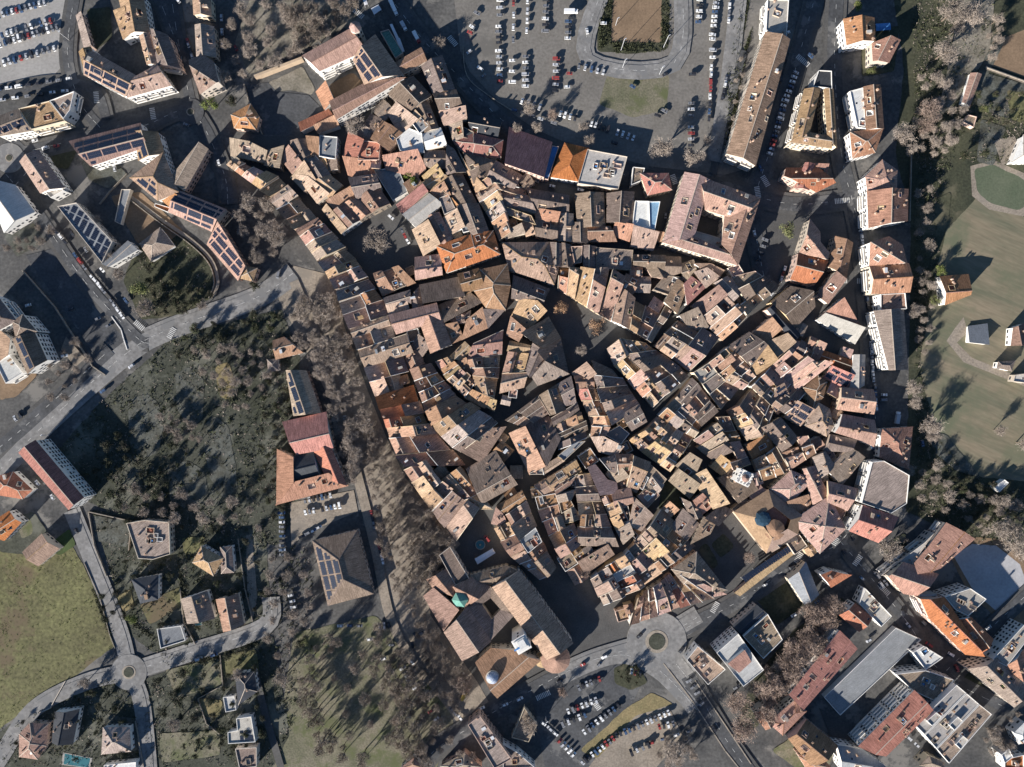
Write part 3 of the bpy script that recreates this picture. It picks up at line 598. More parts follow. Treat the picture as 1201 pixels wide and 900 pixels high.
HOUSE_DATA = '''
b the north-west rampart row | the roundabout corner
T 260 75 6
h m3 8 k 65,530 200,555 320,615 295,690 60,640
h m3 8 k 322,612 420,588 392,715 300,692
T 0 0 1
r 9 t 15 .42 266,193 300,218 318,230 340,252 352,272 372,300 385,318 396,340 / 275,187 303,200 325,210 345,230 362,252 386,281 412,303 430,325
b the west rampart row | the promenade plaza
r 9 t 7 .45 397,341 401,362 417,402 435,448 / 431,327 450,349 463,392 479,436
T 420 450 6
r 9 p 6 .5 135,90 190,270 225,390 285,520 345,575 / 385,10 430,160 500,300 590,400 735,580
b the striped promenade row | the west rampart
T 300 450 4
r 10 y 5 .78 710,395 765,475 950,735 / 795,358 865,455 1045,590
r 9 t 3 .6 865,455 985,570 1045,590 / 935,405 1025,525 1100,598
T 420 450 6
h g2:.3 9 d 770,600 960,480 1078,650 850,775
b the convent lane block | the convent
T 260 75 6
h f 9 g 708,535 815,545 805,675 705,655 Y
h m2 9 c 605,540 680,545 672,645 620,650
h m3 9 c 455,640 490,590 560,690 515,730
h g0 9 d 480,560 605,545 620,640 540,690
h f 8 s 560,655 640,625 700,690 610,720
h m3 9 y 500,800 600,705 665,820 585,890
h g1 9 d 600,705 700,680 760,775 660,830
h m2 8 t 670,645 725,640 752,770 700,700
h g1 9 t 660,830 750,775 850,855 760,950
T 320 200 6
h m3 9 y 160,30 245,45 400,170 310,228
b the tree square north side | the rampart lane
h m3 9 y 400,320 430,285 520,410 480,442
h g1 9 c 430,285 510,240 610,350 520,410
h g1 9 p 510,240 600,200 700,290 610,350
h g1 9 c 600,195 720,130 800,245 700,295
h m2 8 p 440,200 545,150 570,195 490,250
h g0 9 d 545,70 700,55 740,130 600,200
b the tree square east side | the orange house
T 260 75 6
h m3 9 r 895,540 965,600 960,655 893,655 # small orange gabled house beside the bare tree below the convent =town_house:house
h f 9 r 965,600 1040,610 1040,675 960,680 YZ
h m2 8 o 900,650 1040,680 1078,770 935,785
T 320 200 6
h f 5 g 710,0 880,-20 950,155 845,215 X # long low grey flat-roofed hall between the tree square and gardens =hall:building
h m3 8 r 868,238 1060,110 1095,160 910,305 X # long red tiled roof above the pale striped roof by tree square =long_house:house
h g0 9 s 915,310 1100,165 1190,240 1010,400 X # pale striped stone roofed hall beside the tree square =stone_hall:hall
h m3 9 y 985,425 1100,365 1165,500 1045,575
T 460 200 6
h g1 9 c 265,340 320,320 400,470 330,520
h m3 9 y 385,350 470,300 510,400 420,450
h f 9 k 330,200 395,170 440,260 360,300
h m3 9 o 370,240 420,200 460,245 400,285
h m3 9 c 270,150 370,95 410,175 320,210
h g1 9 d 370,60 480,20 590,240 450,250
h g1 9 d 440,250 590,240 660,420 560,440
h f 9 g 470,365 530,330 575,420 500,440
h g0 9 t 200,80 330,20 385,50 280,110
h h 10 r 335,545 560,465 660,440 708,603 400,712 Z # large red hipped roof with one dark skylight on the street crossing =hip_house:house
b the tree square south side | the promenade
T 0 0 1
r 8 p 3 .7 448,347 487,331 / 438,322 468,312
T 460 200 6
h g0:.6 8 p 178,612 325,590 335,735 185,770
b the lane north of the crossing | the long street
T 460 75 6
h g1 9 d 205,10 350,-60 440,180 290,215 Z
h g1 9 d 290,215 440,190 490,320 330,325
h m3 9 t 325,330 465,320 475,400 365,430
h m3 9 k 395,420 490,400 500,520 430,540
h f 8 n 500,455 570,490 570,540 500,520
h h 8 r 430,540 570,490 710,530 695,620 560,625 470,590 # faded red corner house with hipped roof above the dark lane =corner_house:house
h g1 7 n 545,350 770,395 740,520 570,490
h m3 9 y 30,380 80,320 180,400 70,490
h g1 9 c -20,440 60,490 0,560 -60,520
h m3 9 y 120,380 165,335 205,380 150,430
h f 9 g 150,420 200,380 260,440 200,490
h f 9 w 60,520 120,455 210,490 230,610 90,585 # cream curved corner house with flat terrace by the orange courtyard =curved_house:house
h g0 9 w 210,490 325,450 370,570 235,600 N
h g1 9 d 170,330 260,280 325,450 230,480
h g1 9 d 20,250 150,170 240,250 120,330
h g0 8 d 235,610 370,610 380,720 240,700
h g1 9 d 370,610 410,640 520,760 390,780
h m3 9 y 220,800 320,730 355,790 260,860
T 460 75 6
h m3 8 o 0,650 150,640 155,690 120,740 20,720
b the north wedge block | the long street
h h 9 d 500,645 725,700 655,805 575,840
h g0 9 d 725,700 905,800 860,880 650,830
h m3 9 t 490,660 535,740 660,880 590,900
T 460 200 6
r 9 t 6 .88 570,110 600,195 690,330 755,490 / 660,60 740,110 800,310 835,440
r 9 d 4 .15 660,60 745,115 800,310 / 890,40 890,190 990,390
h m3 9 k 780,440 900,385 925,450 800,480
h m3 9 t 910,370 965,332 1000,430 940,445
b the ring road terrace | the red warehouse
T 580 200 6
h m3 8 o 335,258 458,305 440,368 345,345
h g0 8 d 265,150 440,225 450,300 340,255
h g0 8 d 290,350 440,375 440,490 300,460
h g0 8 k 450,345 550,350 550,500 445,495
h g0 8 d 555,395 650,400 655,510 550,500
h g0:.35 8 c 655,400 805,400 850,500 660,500
h g1 8 d 640,230 700,230 710,398 655,398
h g1 8 d 865,225 985,215 965,378 860,365
h m2 8 o 860,368 965,385 950,470 840,430
h f 9 w 990,215 1165,220 1125,425 970,385 X # white flat roof with a long blue strip beside the courtyard block =terrace_house:house
w f 9.6 b 1085,222 1165,220 1128,418 1090,405 XV
h m2 9 t 985,395 1120,430 1085,550 975,530
h h 9 t 55,510 385,508 420,660 388,785 105,690 # broad hipped tan roof between the crossing and the leafy square =hip_house:house
b the lane above the leafy square | the broad hip
h g1 9 d 395,510 470,520 470,660 425,655
h g1 9 d 472,522 538,535 560,665 472,660
h f 8 k 538,538 618,535 610,650 562,660 X
h g1 9 d 622,535 690,545 690,690 640,680
h f 8 k 740,560 940,575 925,690 742,680
h g1 9 d 690,695 805,685 780,830 685,830
h g0 9 d 1010,595 1200,600 1190,700 1010,665
T 580 320 6
r 9 t 6 .78 445,105 640,225 780,312 950,395 / 450,-20 660,-10 815,60 990,190
r 9 d 3 .3 952,395 1100,492 / 990,190 1230,315
b the pointed ring block | the dark yard
T 740 310 6
h m2 9 t 275,215 320,115 392,160 370,290
h m2 9 r 375,150 420,105 525,165 400,282
h m2 9 y 440,62 530,30 630,88 532,163 Z
h m0 9 t 630,85 665,40 560,0 450,-10 520,30
h f 8 k 255,90 330,80 320,112 290,180 180,150
h g0 8 d 60,-60 200,-55 250,90 150,80
h g0 8 d 200,-55 350,-50 350,60 250,90
h g0 8 k 355,0 440,-30 450,50 390,110
b the leafy square north house | the white lane
T 580 320 6
h g0:.6 9 d 135,20 385,115 340,215 120,180
h f 8 w 122,95 195,95 208,185 124,182 X
b the spindle block | the leafy square
h m3 9 t 180,187 300,203 352,260 212,403 122,300 Z
h m3 9 p 115,310 205,393 168,452 98,413
h m1 9 d 215,408 385,320 465,460 355,502
h m1 9 d 352,505 465,465 520,708 360,625 310,560
r 9 y 3 .85 118,480 60,690 38,850 / 250,510 215,650 172,800
h g1 9 d 255,520 310,560 355,620 270,720 220,650
h m2 9 k 265,735 355,627 520,712 305,792
b the L-shaped cloister block | the tree square
T 420 320 6
h g0 11 p 215,300 550,215 580,330 270,430 XV # L-shaped convent with pink roof and white courtyard wall =convent:convent
w g1 11 p 445,375 555,225 655,505 510,565 X
h m2 8 y 200,230 325,190 340,262 218,298
h g0 8 d 180,180 365,125 372,215 330,192 200,225
h g0 8 d 375,170 430,100 455,212 380,240
h m0 10 d 432,85 705,30 752,165 460,215 X
h m0 9 d 600,215 748,172 832,240 640,330
h h 11 c 860,-20 1050,-60 1070,90 1035,258 900,245 820,130 X # brown hipped market hall roof with fan-like ridges =market_hall:hall
h g0 10 c 705,20 850,-20 880,80 750,158
h m2 9 p 780,345 880,257 912,385 740,470
h m1 9 d 885,262 1028,262 915,385
h m2 8 c 640,372 700,360 740,462 672,495
h g0 8 d 640,332 790,270 780,345 700,360
b the curved western row | the cloister
T 0 0 1
r 9 c 8 .38 481,433 488,450 493,463 504,496 528,523 541,530 / 503,427 514,444 538,466 563,481 575,487 585,496
T 420 450 6
h m3 9 t 740,440 870,290 975,355 1020,320 852,503
b the crescent of tan houses | the cloister
T 420 320 6
r 9 y 6 .88 545,625 620,745 755,875 / 640,590 720,680 825,775
h g0 8 y 645,602 745,505 785,545 720,612
r 8 c 4 .5 825,500 770,620 805,700 830,830 / 1015,405 1010,530 985,745 960,890
h m2 8 c 690,630 760,600 800,700 740,680
T 420 450 6
h m3 8 c 750,100 805,45 925,100 890,172
h m2 8 y 920,108 965,118 950,190 905,165
b the long pink facade block | the cathedral lane
T 580 440 6
h m3 10 p 105,412 215,362 352,638 248,700 Z # pink roofed long house with white terrace bays on the lane =long_house:house
r 9 t 3 .35 250,700 270,745 470,622 640,465 / 245,690 350,640 440,585 565,480
r 9 d 4 .5 75,320 150,270 245,190 400,90 540,10 / 190,365 290,300 400,232 575,190
h m0 8 d 218,358 385,300 445,440 350,620
r 9 d 4 .5 578,195 610,300 640,445 / 405,300 440,400 470,520
b the red awning block | the leafy square
r 9 p 5 .88 562,5 590,140 645,225 692,370 678,432 / 690,0 705,150 765,225 800,355 765,430
r 9 d 4 .2 695,0 765,220 820,350 / 895,20 960,130 1030,225
h g0 9 d 890,280 1010,210 1068,328 965,390
h m3 9 y 680,437 760,432 890,492 840,558 738,530
h f 8 g 775,425 880,370 945,420 890,488
T 580 320 6
h m3 9 t 555,712 630,655 690,728 588,800
h m1 9 d 690,622 830,682 960,838 735,850
b the solar roof block | the leafy square
T 0 0 1
r 9 y 5 .82 714,408 722,428 738,443 766,478 / 727,397 742,424 760,440 780,464
r 9 d 5 .25 727,397 742,424 760,440 780,464 / 756,402 779,418 795,430 807,443
b the northern cross block | the lane cross
T 740 310 6
r 9 t 4 .9 165,575 420,750 / 238,490 522,645
r 9 d 2 .3 238,488 522,643 / 330,402 600,560
h m2 8 k 345,380 440,345 520,438 430,450
r 9 y 3 .85 545,330 700,488 / 640,260 785,405
h m3 9 c 462,270 590,180 640,232 530,320
h g0 9 k 605,150 690,110 780,190 722,258
r 9 d 3 .35 700,90 850,335 / 840,90 1008,212
b the chapel block | the lane cross
h m3 10 c 860,490 980,380 1050,460 940,560 X # flat brown roof beside the tan chapel roof and the vault =chapel_annex:house
h m3 10 y 930,560 1090,490 1145,550 1020,672 X # tan roofed chapel with one pale skylight =chapel:chapel
h g1 11 n 960,320 1005,290 1190,495 1140,545 XV # long dark grey vaulted nave roof beside the tan chapel =chapel_nave:chapel
h m3 9 t 865,720 950,572 1020,672 890,782 Z
h g0 9 d 700,560 830,480 945,570 860,700
T 0 0 1
r 9 d 3 .35 813,437 830,460 845,480 / 832,425 846,445 868,456
r 9 y 5 .82 832,425 848,446 872,457 / 853,408 870,428 884,444
b the patchwork block | the chapel
r 9 p 5 .82 905,430 920,447 933,462 / 926,408 950,425 968,432
r 9 d 4 .3 882,452 905,475 920,485 / 905,430 920,447 945,462
T 860 430 6
h m3 9 t 285,285 290,150 345,120 430,260 330,330 S
h m3 9 t 385,368 440,282 540,330 470,412 S
h h 9 c 500,150 580,85 625,125 600,200 545,290
h m3 7 r 640,75 665,45 800,105 788,155 S
T 860 310 6
h g0 7 r 672,650 790,690 770,742 655,692
r 8 c 4 .5 435,535 620,620 / 400,600 600,700
b the horseshoe corner | the patchwork block
T 860 430 6
h h 9 y 572,300 650,345 705,420 655,490 520,420
b the east rampart row | the long apartment block
T 860 310 6
h g1 9 s 860,640 930,640 925,850 835,900
T 860 430 6
h g1 10 p 830,165 985,165 990,325 800,305
h g1 10 c 785,345 990,380 985,560 900,520 728,470
h g0 9 d 690,480 870,520 820,600 640,592
h g1 9 k 822,572 925,640 800,800 705,700
h g0 9 k 562,640 640,600 710,690 605,782
b the diagonal lane rows | the lane cross
T 720 430 6
r 9 y 5 .82 110,515 220,620 400,740 / 240,430 340,520 480,610
r 8 t 5 .5 240,430 340,520 480,610 / 320,350 430,430 560,500
r 9 k 4 .6 320,345 450,440 570,500 / 435,220 530,310 620,420
r 9 d 3 .25 435,220 530,310 620,420 / 545,85 640,190 740,315
b the curved lane block | the bright church tower
r 9 k 3 .82 565,515 640,580 720,640 / 690,420 760,500 830,600
r 9 d 4 .2 740,350 800,480 900,700 / 810,350 870,490 965,690
b the block above the tower | the chapel
T 0 0 1
r 9 y 3 .9 858,481 868,503 877,517 / 866,476 885,500 893,512
r 9 d 3 .25 866,476 885,500 893,512 / 882,457 895,470 907,483
h g1 9 d 893,502 915,490 934,512 915,527
T 860 430 6
h m2 7 o 95,575 215,510 237,550 120,615
r 9 t 4 .55 200,790 300,760 400,720 580,600 / 165,700 240,670 340,590 540,560
T 720 430 6
h g0 8 d 755,815 842,742 920,850 840,905
b the south-east pink cluster | the round glass dome
T 860 550 6
h h 10 p 312,92 410,15 500,50 532,110 442,200
h g1 9 p 502,60 585,40 635,130 532,210 Z
h m2 9 p 432,203 525,190 545,250 485,300
h g0 10 p 692,90 868,140 800,290 682,232
h h 10 p 490,345 690,215 742,372 615,500 # pink hipped roof with ridged ends at the street fork =hip_house:house
h f 9 c 690,235 800,292 760,380 745,372
h m2 4 y 10,870 400,545 440,590 50,895 XV # low tan roof carrying a long solar strip by the street =solar_shed:shed
b the lawn court block | the bright church tower
T 720 560 6
h m3 8 k 390,25 450,-60 570,30 510,135
h m3 8 k 440,-80 520,-160 600,-110 560,20
h m3 9 y 545,0 600,-30 760,200 700,215
h m2 8 o 595,215 660,165 700,200 625,262
h g0 8 d 480,150 590,200 620,260 540,280
h g0 8 d 420,335 490,225 600,330 535,430
h m2 8 y 535,430 635,300 700,350 660,360
h m1 8 d 650,285 760,215 830,232 720,315
b the garden court block | the cathedral
T 580 440 6
h m3 10 p 655,650 705,628 795,740 860,760 872,830 742,842 X # tall pink roof with stepped edge at the three lane fork =corner_house:house
h m3 9 k 800,690 850,600 945,715 860,750
T 0 0 1
r 9 d 4 .35 703,540 735,533 765,545 782,562 / 714,552 735,562 752,572 768,580
T 580 440 6
h f 8 w 1000,775 1040,700 1085,720 1040,810 Z
h g0 8 k 1085,745 1110,710 1190,770 1150,830
h f 8 c 1040,820 1110,760 1150,835 1100,895 Z
T 560 560 6
r 9 t 4 .85 872,140 960,340 1030,475 / 960,112 1060,300 1100,400
h g1 9 y 1072,182 1195,300 1150,365 1065,325
h g0 8 c 940,100 1040,80 1060,180 970,225
h f 8 n 965,235 1060,200 1080,300 1000,330 Z
b the cathedral wedge | the canopy square
h m3 9 p 100,325 132,212 180,262 200,310 150,340
h g0 9 c 135,212 298,107 330,172 180,260
r 9 t 5 .8 120,360 150,420 250,560 440,722 / 210,320 290,480 400,620 500,690
r 9 d 5 .2 200,260 300,430 400,590 495,700 / 330,172 385,310 470,490 555,640
b the weathered block | the pink facade
r 9 c 6 .45 400,75 420,180 470,320 520,450 595,565 / 530,60 575,200 600,330 640,400 680,500
r 9 k 4 .5 535,60 580,200 605,330 / 690,-20 600,150 720,300
r 9 d 5 .5 700,-20 735,130 750,240 735,400 745,480 / 790,-30 860,150 920,300 960,400 1000,490
h m2 9 t 780,580 900,512 935,565 820,650
T 580 440 6
r 9 d 3 .5 285,790 440,700 580,605 / 340,850 480,780 620,690
b the southern rows | the garden court
T 0 0 1
r 9 d 3 .75 768,607 812,646 / 758,620 794,657
r 9 y 4 .25 758,620 794,657 / 745,637 775,671
r 8 c 3 .4 745,637 775,671 / 732,651 756,687
r 9 p 4 .25 732,651 756,687 / 712,664 733,699
r 9 k 3 .3 712,664 733,699 / 693,679 708,712
b the southern rampart row | the big roundabout
r 8 p 6 .5 737,729 772,719 808,706 / 748,703 772,690 790,678
r 8 t 3 .5 808,706 852,697 / 790,678 800,671
h h 9 k 788,668 817,648 852,692 835,697 802,685 # large grey-brown hipped roof above the long solar strip =hip_house:house
b the ring street island | the green tree
T 900 225 4
h g0 10 r 145,290 280,325 215,440 108,410
h g1 10 p 150,288 200,132 245,190 240,240 282,290 270,320
h g0 10 c 290,350 322,210 400,240 372,400
h m3 9 c 240,485 312,380 355,415 290,522 Z
h g0 10 d 20,520 110,445 200,470 220,540 130,640
h m2 9 o 268,575 350,502 445,640 X # orange wedge house with a glass strip roof between streets =wedge_house:house
w m3 7.6 s 240,600 270,572 447,640 415,712 X
'''
